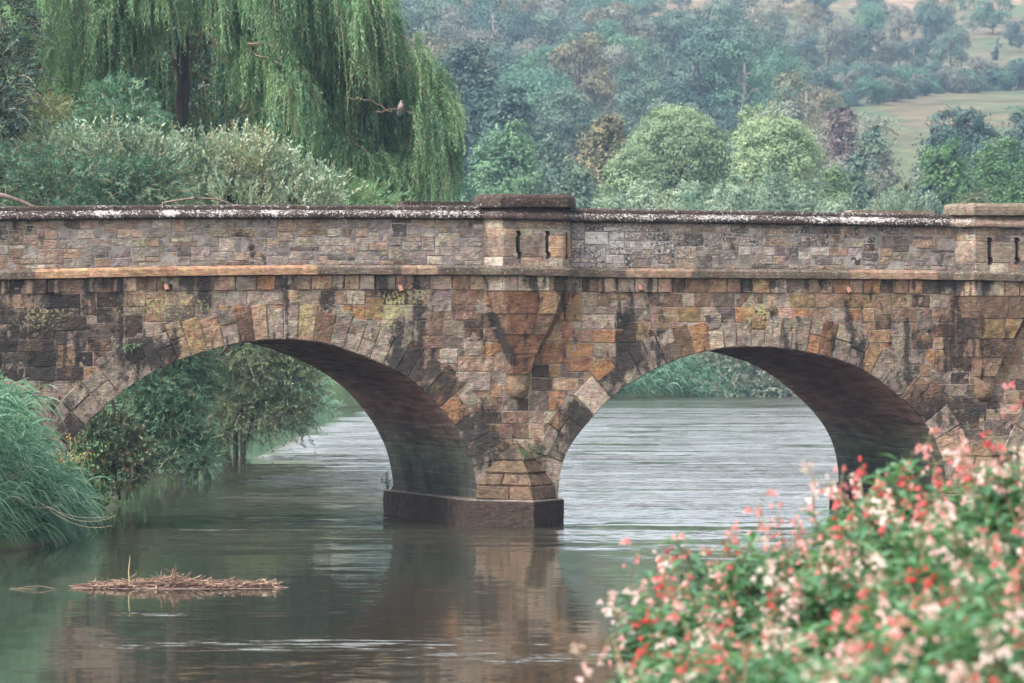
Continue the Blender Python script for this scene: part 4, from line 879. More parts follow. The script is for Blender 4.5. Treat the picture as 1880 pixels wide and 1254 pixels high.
# seen through the right arch
shrub('bramble_thicket', 'tangled grey-green thicket on the far bank through the right arch', 'shrub', (X_(1370, 273), 273), [B(1290, 690, 50, 32, 270), B(1350, 680, 60, 40, 270), B(1420, 690, 60, 34, 270), B(1480, 700, 50, 26, 270), B(1330, 716, 50, 16, 268), B(1400, 716, 70, 16, 268.5), B(1470, 716, 60, 16, 269.5), B(1560, 710, 60, 22, 271), B(1250, 712, 40, 18, 268), B(1360, 640, 110, 40, 274)], leaf_mat('bramble_leaves', (.03, .055, .045), (.10, .14, .10), (.23, .25, .19), .15, (.20, .11, .08)), 3200, .8, 13, .19, .075, .4, .8, 14, r0=.05)
shrub('bank_shrub', 'teal bush behind the thicket at the crown of the right arch', 'shrub', (X_(1300, 280), 280), [B(1280, 650, 80, 30, 280), B(1380, 645, 80, 30, 280)], LM['teal'], 700, .8, 12, .2, .07, .3, .8, 15, r0=.05)
# ------------------------------------------------------------------ reeds and grasses
def blade_bed(acc, base, H, lean, nleaf, ll, lw, rng, stemw=.012, droop=.9, outdir=None):
    k = len(base); n = 7; t = np.linspace(0, 1, n)[None, :, None]; Hh = H[:, None, None]
    P = base[:, None] + lean[:, None] * Hh * t ** 1.8 * 1.0; P = P.copy(); P[..., 2] += (Hh * (t - .18 * t ** 3 * np.linalg.norm(lean[:, None], axis=-1, keepdims=True) * 2))[..., 0]
    rb = np.clip(rng.normal(.5, .14, k), .05, .95); ribbons(acc, P, stemw, rb)
    for q in range(nleaf):
        f = .25 + .75 * (q + rng.uniform(0, 1, k)) / nleaf; ii = np.minimum((f * (n - 1)).astype(int), n - 2); fr = f * (n - 1) - ii; ar = np.arange(k)
        S = P[ar, ii] * (1 - fr)[:, None] + P[ar, ii + 1] * fr[:, None]
        d = rng.normal(0, .55, (k, 3)) + lean * 1.3 + (np.array([.25, -.15, 0]) if outdir is None else outdir); d[:, 2] = rng.uniform(.5, 1.2, k); d = unit(d); Lf = ll * rng.uniform(.6, 1.3, k)
        m = 7; t2 = np.linspace(0, 1, m)[None, :, None]; Q = S[:, None] + d[:, None] * Lf[:, None, None] * t2; Q[..., 2] -= (droop * Lf[:, None, None] * t2 ** 2 * rng.uniform(.6, 1.3, (k, 1, 1)))[..., 0]
        Wd = lw * np.array([.5, .95, 1, .9, .7, .4, .06])[None] * rng.uniform(.7, 1.2, (k, 1)); ribbons(acc, Q, Wd, np.clip(rb + rng.normal(0, .16, k), 0, 1), rng.normal(size=(k, 1, 3)) * .6 + np.array([0, -1, .3]))
rng = np.random.default_rng(5); e = root_at('common_reed', 'dense bed of tall green reeds arching over the water before the left abutment', 'reeds', -9.2, 86); e['kind'] = 'stuff'
n = 1500; D = rng.uniform(82.5, 94, n); px = rng.uniform(-190, 130, n); x = X_(px, D); lx = np.interp(D, LB[:, 0], LB[:, 1]); ok = x < lx - .02; x, D, px = x[ok], D[ok], px[ok]
env = np.interp(px, [-200, 0, 25, 60, 100, 140, 230], [620, 678, 720, 815, 860, 900, 950]); ztop = CAMZ - (env + rng.uniform(0, 120, len(x)) - HOR) / FPX * D; g0 = ground(x, D); H = np.clip(ztop - g0, .5, 3.0)
base = np.stack([x, D, g0 - .1], 1); lean = np.stack([rng.normal(.16, .10, len(x)) + np.clip((px - 20) / 400, 0, .5), rng.normal(-.06, .08, len(x)), np.zeros(len(x))], 1)
a = Acc(); blade_bed(a, base, H, lean, 8, .62, .030, rng)
k = 260; D = rng.uniform(83, 91, k); lx = np.interp(D, LB[:, 0], LB[:, 1]); base = np.stack([lx - rng.uniform(0, .7, k), D, np.full(k, .02)], 1); lean = np.stack([rng.uniform(.1, .5, k), rng.normal(-.1, .1, k), np.zeros(k)], 1)
blade_bed(a, base, rng.uniform(.5, 1.5, k), lean, 8, .6, .028, rng)
local(a, e); a.build('reed_blades', LM['reed'], e)
# long bleached bent stalks
P = []; 
for (x0, y0, x1, y1) in ((20, 908, 115, 925), (60, 915, 200, 948), (105, 940, 215, 945), (90, 935, 205, 965), (5, 865, 45, 850), (15, 875, 60, 838), (0, 960, 75, 962)):
    c_ = curve_pts(WP(x0, y0, 84.5), WP(x1, y1, 84.2), -.14, 12); P.append((c_, np.linspace(.0045, .003, 12)))
local(tubes(P, 5), e).build('dead_stalks', plain('bleached_reed_stalk', (.33, .27, .19), .8), e)
e = root_at('bank_grass', 'tall soft grass along the far bank seen through the left arch', 'grass', -7.5, 232); e['kind'] = 'stuff'; a = Acc(); rng = np.random.default_rng(6)
n = 1500; D = rng.uniform(200, 250, n); xb = np.interp(D, LB[:, 0], LB[:, 1]); x = xb - rng.uniform(0, 9, n) ** 1.0; base = np.stack([x, D, ground(x, D)], 1)
blade_bed(a, base, rng.uniform(.9, 2.0, n), np.stack([rng.normal(.15, .2, n), rng.normal(0, .1, n), np.zeros(n)], 1), 5, .8, .06, rng, .03)
n = 1500; x = X_(rng.uniform(1060, 1700, n), 270) + 0; yb = np.interp(x, [-50, -8.2, -3.5, 5, 9, 14, 30, 80], [150, 232, 250, 262, 266, 269, 272, 278]); D = yb + rng.uniform(-.4, 3, n); base = np.stack([x, D, np.maximum(ground(x, D), 0)], 1); hh = np.where(x < 9.6, 1.35, .55)
blade_bed(a, base, rng.uniform(.6, 1.1, n) * hh, np.stack([rng.normal(-.1, .3, n), rng.normal(-.1, .1, n), np.zeros(n)], 1), 6, .8, .055, rng, .03); local(a, e); a.build('grass_blades', LM['reed'], e)
e = root_at('bank_undergrowth', 'low green undergrowth covering the left bank around the bridge', 'undergrowth', -10, 110); e['kind'] = 'stuff'; a, t = Acc(), Acc()
n = 1100; D = rng.uniform(96, 150, n); xb = np.interp(D, LB[:, 0], LB[:, 1]); x = xb - rng.uniform(-.1, 7, n); P = np.stack([x, D, np.maximum(ground(x, D), .05)], 1); Dd = unit(np.stack([rng.normal(.2, .5, n), rng.normal(-.2, .4, n), np.full(n, 1.)], 1))
along(a, spray_paths(P, Dd, rng.uniform(.5, 1.3, n), 14, .3, rng), .13, .05, .8, np.clip(rng.normal(.4, .15, n), 0, 1), rng, t); local(a, e).build('foliage', LM['green'], e)
# flowering herbs and lichen-covered rubble by the abutment
rng = np.random.default_rng(8); bx, by = X_(62, 92.5), 92.5; e = root_at('rubble_mound', 'rubble spotted with white lichen above the reeds at far left', 'rubble', bx, by); a = Acc()
V = []; nn = 26; th = np.linspace(0, 2 * PI, nn, endpoint=False); hh = CAMZ - (700 - HOR) / FPX * 92.5 - e.location[2]
for i, f in enumerate(np.linspace(0, 1, 14)):
    r_ = 1.0 * math.sqrt(max(0.001, 1 - f ** 1.6)); V += [(r_ * math.cos(q) * .75 - .45, r_ * math.sin(q) * .6, f * hh) for q in th]
V = np.array(V); V += (fbm(V * 3.2, 4)[:, None] - .5) * .5 + (fbm(V * 9, 4)[:, None] - .5) * .12; idx = np.arange(len(V)).reshape(14, nn); nx = np.roll(idx, -1, 1); F = np.stack([idx[:-1], nx[:-1], nx[1:], idx[1:]], -1).reshape(-1, 4)
mesh('rubble', V, F, M_STONE, e, {'Col': np.tile((.13, .10, .085, 1), (len(V), 1)), 'Fld': np.tile((.3, .52, .05, .2), (len(V), 1))})
def herb(name, label, cat, x, y, h, nst, col, seed, leafm, fs=.03, sp=.35):
    rng = np.random.default_rng(seed); e = root_at(name, label, cat, x, y); b0 = np.array(e.location); S = b0 + np.c_[rng.normal(0, sp, nst), rng.normal(0, sp * .5, nst), np.zeros(nst)]; D = unit(np.c_[rng.normal(0, .18, nst), rng.normal(0, .15, nst), np.ones(nst)])
    pp = spray_paths(S, D, h * rng.uniform(.6, 1.1, nst), 22, .05, rng); a, t = Acc(), Acc(); along(a, pp, .10, .025, .8, np.clip(rng.normal(.5, .15, nst), 0, 1), rng, t); local(a, e).build('foliage', leafm, e); local(t, e).build('stems', TW, e)
    f = Acc(); tip = np.repeat(pp[:, -1], 14, 0) + rng.normal(0, .05, (nst * 14, 3)); d = rng.normal(size=tip.shape); leaves(f, tip, d, rng.normal(size=tip.shape), fs, fs, rng.uniform(0, 1, len(tip))); local(f, e).build('flowers', col, e); return e
M_OR = leaf_mat('orange_petals', (.40, .14, .05), (.55, .26, .08), (.6, .42, .12), .2); M_WH = leaf_mat('white_petals', (.5, .5, .42), (.62, .62, .56), (.7, .7, .66), .2)
herb('ragwort', 'small orange-flowered plant on the bank at the foot of the arch', 'wild plant', X_(88, 90.5), 90.5, CAMZ - (775 - HOR) / FPX * 90.5 - gz(X_(88, 90.5), 90.5), 26, M_OR, 1, LM['olive'])
herb('yarrow', 'white-flowered plant among the upper reeds near the orange flowers', 'wild plant', X_(62, 89.5), 89.5, CAMZ - (800 - HOR) / FPX * 89.5 - gz(X_(62, 89.5), 89.5), 16, M_WH, 2, LM['green'])
# little plants rooted in the masonry
def wallplant(px, py, h, label, v=-.02):
    u, z = face(px, py); b0 = toworld(np.array([u, v, z])); rng = np.random.default_rng(int(px)); n = 26; e = empty('wall_fern', tuple(b0)); tag(e, label, 'small plant')
    D = unit(np.c_[rng.normal(0, .7, n), -np.abs(rng.normal(.5, .3, n)), rng.uniform(.1, 1, n)]); a = Acc(); t = Acc(); along(a, spray_paths(np.zeros((n, 3)), D, h * rng.uniform(.5, 1.2, n), 12, .5, rng), h * .22, h * .09, .8, rng.uniform(.3, .9, n), rng, t); a.build('leaves', LM['fresh'], e); t.build('stems', TW, e)
wallplant(240, 640, .22, 'green tuft rooted in the masonry joint above the left arch ring')
u, z = 0.0, .53; b0 = toworld(np.array([.02, BW - .3, .53])); rng = np.random.default_rng(77); e = empty('ledge_weed', tuple(b0)); tag(e, 'thin weed growing on the far corner of the pier ledge', 'small plant')
a, t = Acc(), Acc(); along(a, spray_paths(np.zeros((5, 3)), unit(rng.normal(0, .25, (5, 3)) + np.array([0, 0, 1])), .36 * np.ones(5), 12, .05, rng), .07, .025, .8, rng.uniform(.3, .8, 5), rng, t); a.build('leaves', LM['fresh'], e); t.build('stems', TW, e)
# dead branch lying along the coping, far left, and bent dead branch behind parapet
for k, (pts, r, lab) in enumerate([([(-30, 352), (10, 360), (45, 372), (70, 384)], .055, 'thick dead brown branch behind the coping at far left'), ([(300, 372), (360, 363), (400, 366), (440, 380)], .025, 'thin bare arching branch behind the parapet before the silvery sallow')]):
    P = np.array([WP(x, y, 110) for x, y in pts]); tt = np.linspace(0, len(P) - 1, 14); Pp = np.stack([np.interp(tt, np.arange(len(P)), P[:, a]) for a in range(3)], 1); e = empty('dead_branch', tuple(Pp[0])); tag(e, lab, 'branch')
    # it is the tip of a long limb rising from the bank
    root = np.array([min(Pp[0][0], -9.4) - .5, 111.0, 1.2]); full = np.concatenate([curve_pts(root, Pp[0], .2, 8)[:-1], Pp]); a = tubes([(full, np.linspace(r * 1.5, r * .6, len(full)))], 7); local(a, e).build('bark', bark_mat('dead_wood', (.08, .055, .045), (.20, .15, .12)), e, True)
# ------------------------------------------------------------------ trees of the valley floor and hillside
def leafcloud(acc, blobs, n, size, rng, cl=28, cr=.22, up=.35, lump=.25, seed=0):
    nc_ = max(4, n // cl); P, d, bi = blob_samples(blobs, nc_, rng, (.70, 1.02), up, lump, seed); r = np.array([b[1] for b in blobs])[bi].mean(1)
    k = len(P); Q = P[:, None] + rng.normal(0, 1, (k, cl, 3)) * (r * cr)[:, None, None] * np.array([1, 1, .62]); Nn = d[:, None] * 1.2 + rng.normal(0, .55, Q.shape) + np.array([0, 0, .45]); Dd = np.cross(Nn, rng.normal(size=Q.shape))
    rb = np.clip(.5 + (fbm(P / max(r.mean(), .1) * 1.4, 17 + seed, 2) - .5) * 1.0 + rng.normal(0, .10, k), 0, 1); rr = np.clip(rb[:, None] + rng.normal(0, .07, (k, cl)), 0, 1)
    s = size * rng.uniform(.6, 1.3, k * cl); leaves(acc, Q.reshape(-1, 3), Dd.reshape(-1, 3), Nn.reshape(-1, 3), s, s * .62, rr.ravel())
def far_tree(label, px, top, wpx, D, mat, seed, n=7000, size=.28, base=None, lobes=9, cat='tree', name='broadleaf_tree', group=None, flat=1.0, bark=None, lo=.25, cl=28, vis=0):
    rng = np.random.default_rng(seed); x = X_(px, D); e = root_at(name, label, cat, x, D, group); z0 = e.location[2]; zt = CAMZ + (HOR - top) / FPX * D; H = zt - z0; R = wpx / 2 / FPX * D
    bl = []
    cz, rz = H * (.5 + lo * .5), H * (.5 - lo * .5) ; nl_ = int(lobes * 2.2)
    for q in range(nl_):
        zz = 1 - 1.65 * (q + .5) / nl_; a_ = q * 2.39996 + rng.uniform(-.4, .4); rr = R * rng.uniform(.20, .38); cr_ = math.sqrt(1 - zz * zz); k_ = rng.uniform(.78, 1.0)
        bl.append((((R - rr) * cr_ * math.cos(a_) * k_, (R - rr) * cr_ * math.sin(a_) * k_, cz + (rz - rr * .8) * zz * rng.uniform(.85, 1.0)), (rr, rr, rr * .8 * flat)))
    bl.append(((0, 0, cz), (R * .74, R * .72, rz * .80)))
    a = Acc(); leafcloud(a, bl, int(n * 2.2), size * .78, rng, cl=cl, cr=.17, lump=.42, seed=seed); a.build('crown', mat, e)
    tb = limbs_to(np.zeros(3), np.array([rng.normal(0, .1 * R), 0, H * .8]), [np.array(b[0]) for b in bl], max(.12, H * .017), rng, .45); tubes(tb, 6).build('trunk', bark or BK, e); return e
FT = far_tree; L = LM
FT('huge dark tree on the slope just right of the willow', 850, 66, 190, 430, L['far_b'], 1, 13000, .42, lobes=12)
FT('dark bluish tree below and right of the huge dark tree', 935, 130, 120, 420, L['far_b'], 2, 8000, .4)
FT('light green spreading ash behind the centre refuge', 930, 208, 175, 300, L['fresh'], 3, 9000, .26, lobes=12, lo=.2)
FT('small bright green bush rising behind the centre refuge cap', 925, 318, 110, 292, L['fresh'], 4, 3500, .24)
FT('dusky olive tree between the light ash and the round willows', 1110, 190, 130, 345, L['far_c'], 5, 8500, .28, lobes=12)
FT('blue-grey soft tree above the olive tree', 1035, 155, 135, 520, L['far_a'], 6, 7000, .4)
FT('large round silver-green willow, left of the round pair', 1245, 186, 222, 312, L['pale'], 7, 19000, .20, lobes=16, lo=.52)
FT('low rounded silver-green willow lobe at the foot of the left round willow', 1160, 262, 140, 308, L['pale'], 8, 8500, .20, lo=.45)
FT('pointed pale green top rising between the two round willows', 1383, 170, 100, 316, L['pale'], 9, 6000, .21)
FT('round pale willow, right of the round pair', 1425, 202, 200, 305, L['pale'], 10, 17000, .20, lobes=15, lo=.52)
FT('slim dark green tree right of the round willows', 1530, 275, 60, 312, L['green'], 11, 4000, .22, lo=.1)
for i, (px, top, w_, s) in enumerate([(1125, 338, 130, 21), (1190, 318, 130, 22), (1265, 312, 150, 23), (1345, 306, 140, 24), (1420, 298, 120, 25), (1480, 316, 130, 26), (1540, 340, 100, 27)]):
    FT(['mounded silvery sallow, leftmost along the parapet top', 'second silvery sallow mound from the left above the right parapet', 'third silvery sallow mound, below the left round willow', 'fourth silvery sallow mound, between the two round willows', 'tall silvery sallow mound below the right round willow', 'silvery sallow mound right of the tallest one', 'small silvery sallow mound, rightmost of its row'][i], px, top, w_, 284 + (i % 3) * 3, L['sallow'], s, 7500, .17, name='sallow', cat='shrub', group='silvery sallows behind the right parapet')
FT('dull green tree at the left end of the sallow row', 1060, 280, 110, 318, L['far_a'], 28, 5500, .26)
FT('dark green tree behind the right parapet, left of the dark pair', 1735, 240, 130, 325, L['green'], 30, 9000, .25, lobes=12)
FT('dark green tree at the right edge, right of the dark pair', 1838, 235, 150, 330, L['green'], 31, 9500, .25, lobes=12)
FT('broad bluish tree standing above the dark pair', 1765, 183, 190, 440, L['far_b'], 32, 9000, .36, lobes=12)
FT('bluish tree at the right edge above the dark pair', 1880, 185, 90, 450, L['far_b'], 33, 5000, .36)
FT('brownish purple tree at the foot of the lower field', 1545, 186, 95, 470, leaf_mat('copper_leaves', (.05, .035, .035), (.11, .075, .07), (.17, .13, .11), .1), 34, 4500, .36)
FT('pale grey-green tree left of the lower field', 1600, 225, 100, 420, L['far_a'], 35, 5500, .34)
FT('thin grey twiggy tree between the round willows and the dark pair', 1620, 260, 90, 350, L['far_d'], 36, 2600, .26, bark=BKP)
FT('low brown-green bush left of the dark pair', 1650, 325, 100, 318, L['far_c'], 37, 5000, .24)
FT('grey-green tree behind the slim dark tree', 1570, 285, 90, 335, L['far_a'], 38, 4500, .27)
FT('dark bush low in front of the dark pair', 1700, 322, 80, 300, L['far_b'], 39, 4000, .24)
FT('dark green bush at the right edge beside the right refuge', 1860, 320, 110, 300, L['green'], 40, 5000, .24)
FT('brown-green bush between the dark pair', 1790, 335, 90, 305, L['olive'], 41, 4000, .24)
FT('blue-green tree between the light ash and the olive tree', 1010, 230, 100, 400, L['far_a'], 42, 5000, .32)
FT('low green bush behind the gap right of the centre refuge', 1075, 335, 70, 300, L['far_a'], 43, 3000, .24)
FT('low teal bush at the lower right of the willow', 850, 335, 70, 300, L['teal'], 44, 3000, .24)
# two small silvery shoots close behind the right parapet
shrub('sallow', 'upright silvery shoots poking above the right parapet before the right refuge', 'shrub', (X_(1655, 283), 283), [B(1655, 392, 46, 26, 283), B(1640, 430, 60, 40, 283)], LM['sallow'], 420, 1.0, 14, .2, .075, 0, .5, 51, up=1.2, r0=.05, outw=.6)
shrub('sallow', 'tiny green sprig showing over the middle of the right parapet', 'shrub', (X_(1275, 279), 279), [B(1275, 392, 18, 16, 279), B(1275, 440, 30, 40, 279)], LM['fresh'], 90, .8, 12, .18, .07, 0, .5, 52, up=1.3, r0=.03, outw=.5)
# prototypes for the wooded hillside
def proto(kind, seed, H, R, n, size, lobes, lo, trunk_r):
    rng = np.random.default_rng(seed); bl = []
    for q in range(lobes):
        a_ = rng.uniform(0, 2 * PI); f = (q + .5) / lobes; zc = lo + (1 - lo) * f * .86; wz = math.sin(PI * min(1, max(.12, (zc - lo * .6) / (1.08 - lo * .6)))) ** .6
        if kind == 'cone': wz = (1 - zc) * 1.1 + .05
        rr = R * rng.uniform(.38, .55) * (wz if kind == 'cone' else 1); off = max(0, R * wz - rr * .8)
        bl.append(((off * math.cos(a_), off * math.sin(a_), H * zc), (rr, rr, rr * (.7 if kind != 'cone' else 1.2))))
    a = Acc(); leafcloud(a, bl, n, size, rng, seed=seed, cl=22, cr=.2); V = np.concatenate(a.V)
    crown = a; tb = limbs_to(np.zeros(3), np.array([0, 0, H * .85]), [np.array(b[0]) for b in bl], trunk_r, rng, .5); return crown, tubes(tb, 5), H
PR = {}
for nm, args in dict(round_a=('r', 101, 12, 5.6, 9500, .36, 9, .25, .2), round_b=('r', 102, 11, 6.0, 9500, .36, 10, .22, .2), round_c=('r', 103, 14, 5.5, 10500, .36, 11, .25, .25), oval=('r', 104, 15, 4.2, 8500, .36, 10, .2, .2),
                     airy=('r', 105, 13, 5.0, 4200, .33, 10, .45, .26), cone=('cone', 106, 13, 3.6, 6000, .34, 9, .12, .2), bush=('r', 107, 5.5, 4.2, 5500, .33, 7, .2, .1), tallbare=('r', 108, 15, 4.6, 8500, .33, 13, .34, .26)).items():
    PR[nm] = args
PMESH = {}
def place_far(nm, x, y, s, mat, label, group, bark=None, name=None):
    global PMESH
    if nm not in PMESH:
        cr, tr2, H = proto(*PR[nm]); c_ = cr.build('crown', L['far_a']); t_ = tr2.build('trunk', BK); PMESH[nm] = (c_.data, t_.data); bpy.data.objects.remove(c_); bpy.data.objects.remove(t_)
    e = empty(name or ('hillside_bush' if nm == 'bush' else 'hillside_tree'), (x, y, gz(x, y) - .3), rgf.uniform(0, 6.28)); wx_ = .72 if nm == 'tallbare' else 1.0; e.scale = (s * wx_, s * wx_, s * rgf.uniform(.9, 1.12)); tag(e, label, 'bush' if nm == 'bush' else 'tree', group)
    for pn, md, mt in (('crown', PMESH[nm][0], mat), ('trunk', PMESH[nm][1], bark or BK)):
        o = bpy.data.objects.new(pn, md); C.objects.link(o); o.parent = e; o.material_slots[0].link = 'OBJECT'; o.material_slots[0].material = mt
    return e
rgf = np.random.default_rng(99)
MATS = [('far_a', 'mid green hazy tree in the hillside wood'), ('far_b', 'dark bluish tree in the hillside wood'), ('far_c', 'yellow-brown tinged tree in the hillside wood'), ('far_d', 'pale grey-green tree in the hillside wood'), ('teal', 'teal green tree in the hillside wood')]
for D in (440, 480, 525, 575, 630, 690, 755, 825, 900, 985, 1080):
    px = 640 + rgf.uniform(0, 60)
    while px < 2010:
        x = X_(px, D); y = D + rgf.uniform(-18, 18); ok = True
        if px > 1470 and D > 500 and D < 765: ok = False
        if px > 1640 and D > 460 and D < 765: ok = False
        if px > 1450 and D > 600 and D < 760: ok = False
        if px > 1600 and D > 560 and D < 600 and rgf.random() < .5: ok = False
        if px > 1180 and D >= 765 and rgf.random() < (.15 if px < 1560 else .6): ok = False
        pass
        if ok:
            mi = rgf.choice(5, p=[.30, .28, .12, .18, .12]); nm = rgf.choice(['round_a', 'round_b', 'round_c', 'oval', 'airy', 'bush'], p=[.24, .22, .18, .14, .12, .10]); s = rgf.uniform(.75, 1.12) * (.95 if D < 560 else 1) * (.62 if px > 1180 and D > 765 else 1)
            lab = MATS[mi][1].replace(' in the hillside wood', ''); lab = (lab if nm != 'bush' else lab.replace('tree', 'bush')) + (' with airy limbs' if nm == 'airy' else '') + (' low on the slope' if D < 530 else ' halfway up the slope' if D < 700 else ' high on the slope' if D < 900 else ' on the topmost slope') + (', hidden by the willow' if px < 700 else ', close right of the willow' if px < 880 else ', above the centre refuge' if px < 1060 else ', above the olive tree' if px < 1180 else ', above the round willow pair' if px < 1420 else ', above the right parapet' if px < 1700 else ', towards the right edge')
            place_far(nm, x, y, s, L[MATS[mi][0]], lab, 'trees of the wooded hillside', BKP if nm == 'airy' else None)
        px += (.75 if px > 1250 and D < 600 else 1) * rgf.uniform(58, 95) * 600 / D * 1.25
def at_top(nm, px, top, D, mat, label, group=None, bark=None, k=1.0, name=None):
    x = X_(px, D); zt = CAMZ + (HOR - top) / FPX * D; s = max(.25, (zt - gz(x, D) + .3) / PR[nm][2]) * k; return place_far(nm, x, D, s, L[mat], label, group, bark, name)
at_top('round_c', 1135, 42, 690, 'teal', 'rounded teal green tree standing out at the middle of the wood')
at_top('round_a', 1390, 62, 775, 'far_b', 'dark pointed-round tree left of the tree row over the lower field')
at_top('airy', 1265, 62, 770, 'far_d', 'pale twiggy tree left of the dark round one above the lower field', bark=BKP)
at_top('airy', 1455, 45, 790, 'far_d', 'thin pale tree right of the dark round one in the row', bark=BKP)
at_top('round_b', 1330, 110, 765, 'far_b', 'low dark tree in the hedge left of the dark round tree')
at_top('tallbare', 1550, 22, 785, 'far_d', 'tall bare-trunked tree, first of the tall row over the field', bark=BK)
at_top('tallbare', 1595, 14, 790, 'teal', 'tall teal-topped tree, second of the tall row', bark=BK)
at_top('tallbare', 1650, 12, 786, 'far_d', 'tall thin grey tree, third of the tall row', bark=BK)
at_top('tallbare', 1700, 10, 795, 'far_b', 'tall dark tree beside the darkest crown of the row', bark=BK)
at_top('tallbare', 1728, -6, 784, 'far_b', 'tallest darkest crown of the tall row over the field', bark=BK)
at_top('tallbare', 1765, 50, 800, 'far_d', 'small thin tree at the right end of the tall row', bark=BK)
at_top('cone', 1832, 66, 830, 'far_b', 'small dark conifer standing alone at the upper right field edge')
at_top('round_a', 1872, 30, 850, 'far_b', 'dark tree cut by the right edge on the upper field', k=.9)
for i, px in enumerate(range(1180, 1900, 30)):
    for rw in range(3):
        Dh = np.interp(px, [1180, 1450, 1900], [585, 640, 765]) + rw * np.interp(px, [1180, 1500, 1900], [42, 30, 6]) + rgf.uniform(-6, 6); m = ['far_a', 'far_b', 'teal', 'far_d'][(i + rw * 3) % 4]
        if rw == 2 and px > 1700: continue
        xx = X_(px + rw * 13, Dh); gp = HOR - (gz(xx, Dh) - CAMZ) * FPX / Dh; top = gp - rgf.uniform(26, 52) - rw * 8
        at_top('bush' if rw < 2 else 'round_b', px + rw * 13, top, Dh, m, ['mid green', 'dark', 'teal', 'pale grey'][(i + rw * 3) % 4] + (' rounded bush' if rw < 2 else ' small tree') + ' in the sloping hedge line above the lower field' + (', left half' if px < 1540 else ', right half'), 'hedge above the lower field', k=.95)
for i, (px, nm, m, t) in enumerate([(1480, 'oval', 'far_b', 60), (1520, 'airy', 'far_d', 40), (1575, 'oval', 'far_a', 50), (1620, 'round_c', 'far_d', 55), (1675, 'oval', 'far_b', 60), (1745, 'airy', 'far_a', 60), (1230, 'round_a', 'far_a', 80), (1300, 'airy', 'far_c', 70), (1350, 'round_c', 'far_d', 85), (1420, 'round_a', 'far_a', 90)]):
    at_top(nm, px, t, 772 + 3 * i % 11, m, ['dark', 'thin pale', 'mid green', 'grey', 'dark slender', 'airy green', 'rounded green', 'airy brownish', 'pale grey', 'broad green'][i] + ' filler tree number' .replace(' filler tree number', ' tree among the row above the hedge line') + ['', '', ' near its middle', '', ', right part', ', right end', ', left end', ', left part', ', left of the dark round tree', ', right of the dark round tree'][i], 'trees in the row above the lower field')
# ------------------------------------------------------------------ drifting reed raft
rng = np.random.default_rng(12); c0 = WP(326, 1078, 72.6); c0[2] = 0; e = empty('driftwood_raft', tuple(c0)); tag(e, 'long low raft of dead brown reed stems drifting on the water', 'driftwood')
parts_ = []; n = 1150
prof_x = np.array([-1.62, -1.2, -.7, -.35, -.1, .15, .5, .9, 1.3, 1.6]); prof_h = np.array([.02, .06, .09, .10, .20, .13, .07, .07, .06, .04]); prof_x = prof_x * .88
ax = rng.uniform(-1.42, 1.42, n); hz = np.interp(ax, prof_x, prof_h) * rng.uniform(.0, 1, n); wy_ = .42 * (1 - (ax / 1.55) ** 2); ay = rng.uniform(-1, 1, n) * wy_ * (1 - hz * 2.2)
Ls = rng.uniform(.10, .42, n); th = rng.normal(0, .55, n) + (rng.random(n) < .25) * 1.2; el = rng.normal(.05, .22, n) * (1 + 1.2 * (hz > .1)); d = np.stack([np.cos(th) * np.cos(el), np.sin(th) * np.cos(el), np.sin(el)], 1)
A_ = np.stack([ax, ay, hz + .012], 1); P = A_[:, None] + d[:, None] * (np.linspace(-.5, .5, 4)[None, :, None] * Ls[:, None, None]); P[..., 2] = np.maximum(P[..., 2], .004); P += rng.normal(0, .006, P.shape)
a = Acc(); r = rng.uniform(.3, 1, n)
for k in range(n):
    V, F = tube(P[k], rng.uniform(.0035, .0085), 4); F = np.array([f for f in F if len(set(f)) == 4]); a.add(V, F, rnd=float(rng.beta(2, 2.4)))
M_DR = leaf_mat('dead_reed_litter', (.06, .036, .028), (.18, .11, .08), (.36, .26, .18), 0, None, .85); a.build('reed_litter', M_DR, e)
m_ = 60; th2 = np.linspace(0, 2 * PI, m_, endpoint=False); rr_ = 1 + (fbm(np.stack([np.cos(th2) * 3, np.sin(th2) * 3, th2 * 0], -1), 8) - .5) * .5; V = [(0.05, 0, .012)] + [(1.48 * math.cos(t) * q, .44 * math.sin(t) * q, .006) for t, q in zip(th2, rr_)]
me = bpy.data.meshes.new('foam_mat'); me.from_pydata(V, [], [(0, i + 1, (i + 1) % m_ + 1) for i in range(m_)]); bb = NB('scummy_foam'); nn_ = bb.noise(bb.obj(), 14, 4, .7); me.materials.append(bb.done(bb.pbr(bb.ramp(nn_, [(.35, (.10, .065, .055)), (.55, (.26, .18, .16)), (.72, (.46, .38, .36))]), .8, bb.bump(nn_, .8, .02))))
o = bpy.data.objects.new('foam_mat', me); C.objects.link(o); o.parent = e
P = np.array([WP(238, 1082, 72.6), WP(236, 1050, 72.6), WP(239, 1021, 72.6)]) - c0; tubes([(P, [.009, .008, .005])], 5).build('standing_stalk', plain('straw_stalk', (.42, .33, .18), .8), e)
c1 = WP(62, 1084, 72.2); c1[2] = 0; e = empty('floating_twig', tuple(c1)); tag(e, 'thin looped dead reed stem floating left of the raft', 'twig')
pl = [np.array([WP(x, y, 72.2) for x, y in pp]) - c1 for pp in ([(18, 1089), (40, 1088), (58, 1087)], [(30, 1087), (48, 1077), (75, 1076), (101, 1082)], [(60, 1076), (66, 1083), (58, 1089)])]
for q in pl: q[:, 2] = np.maximum(q[:, 2] , .01)
tubes([(q, .0045) for q in pl], 5).build('reed_stem', plain('pale_dead_stem', (.24, .17, .12), .8), e)
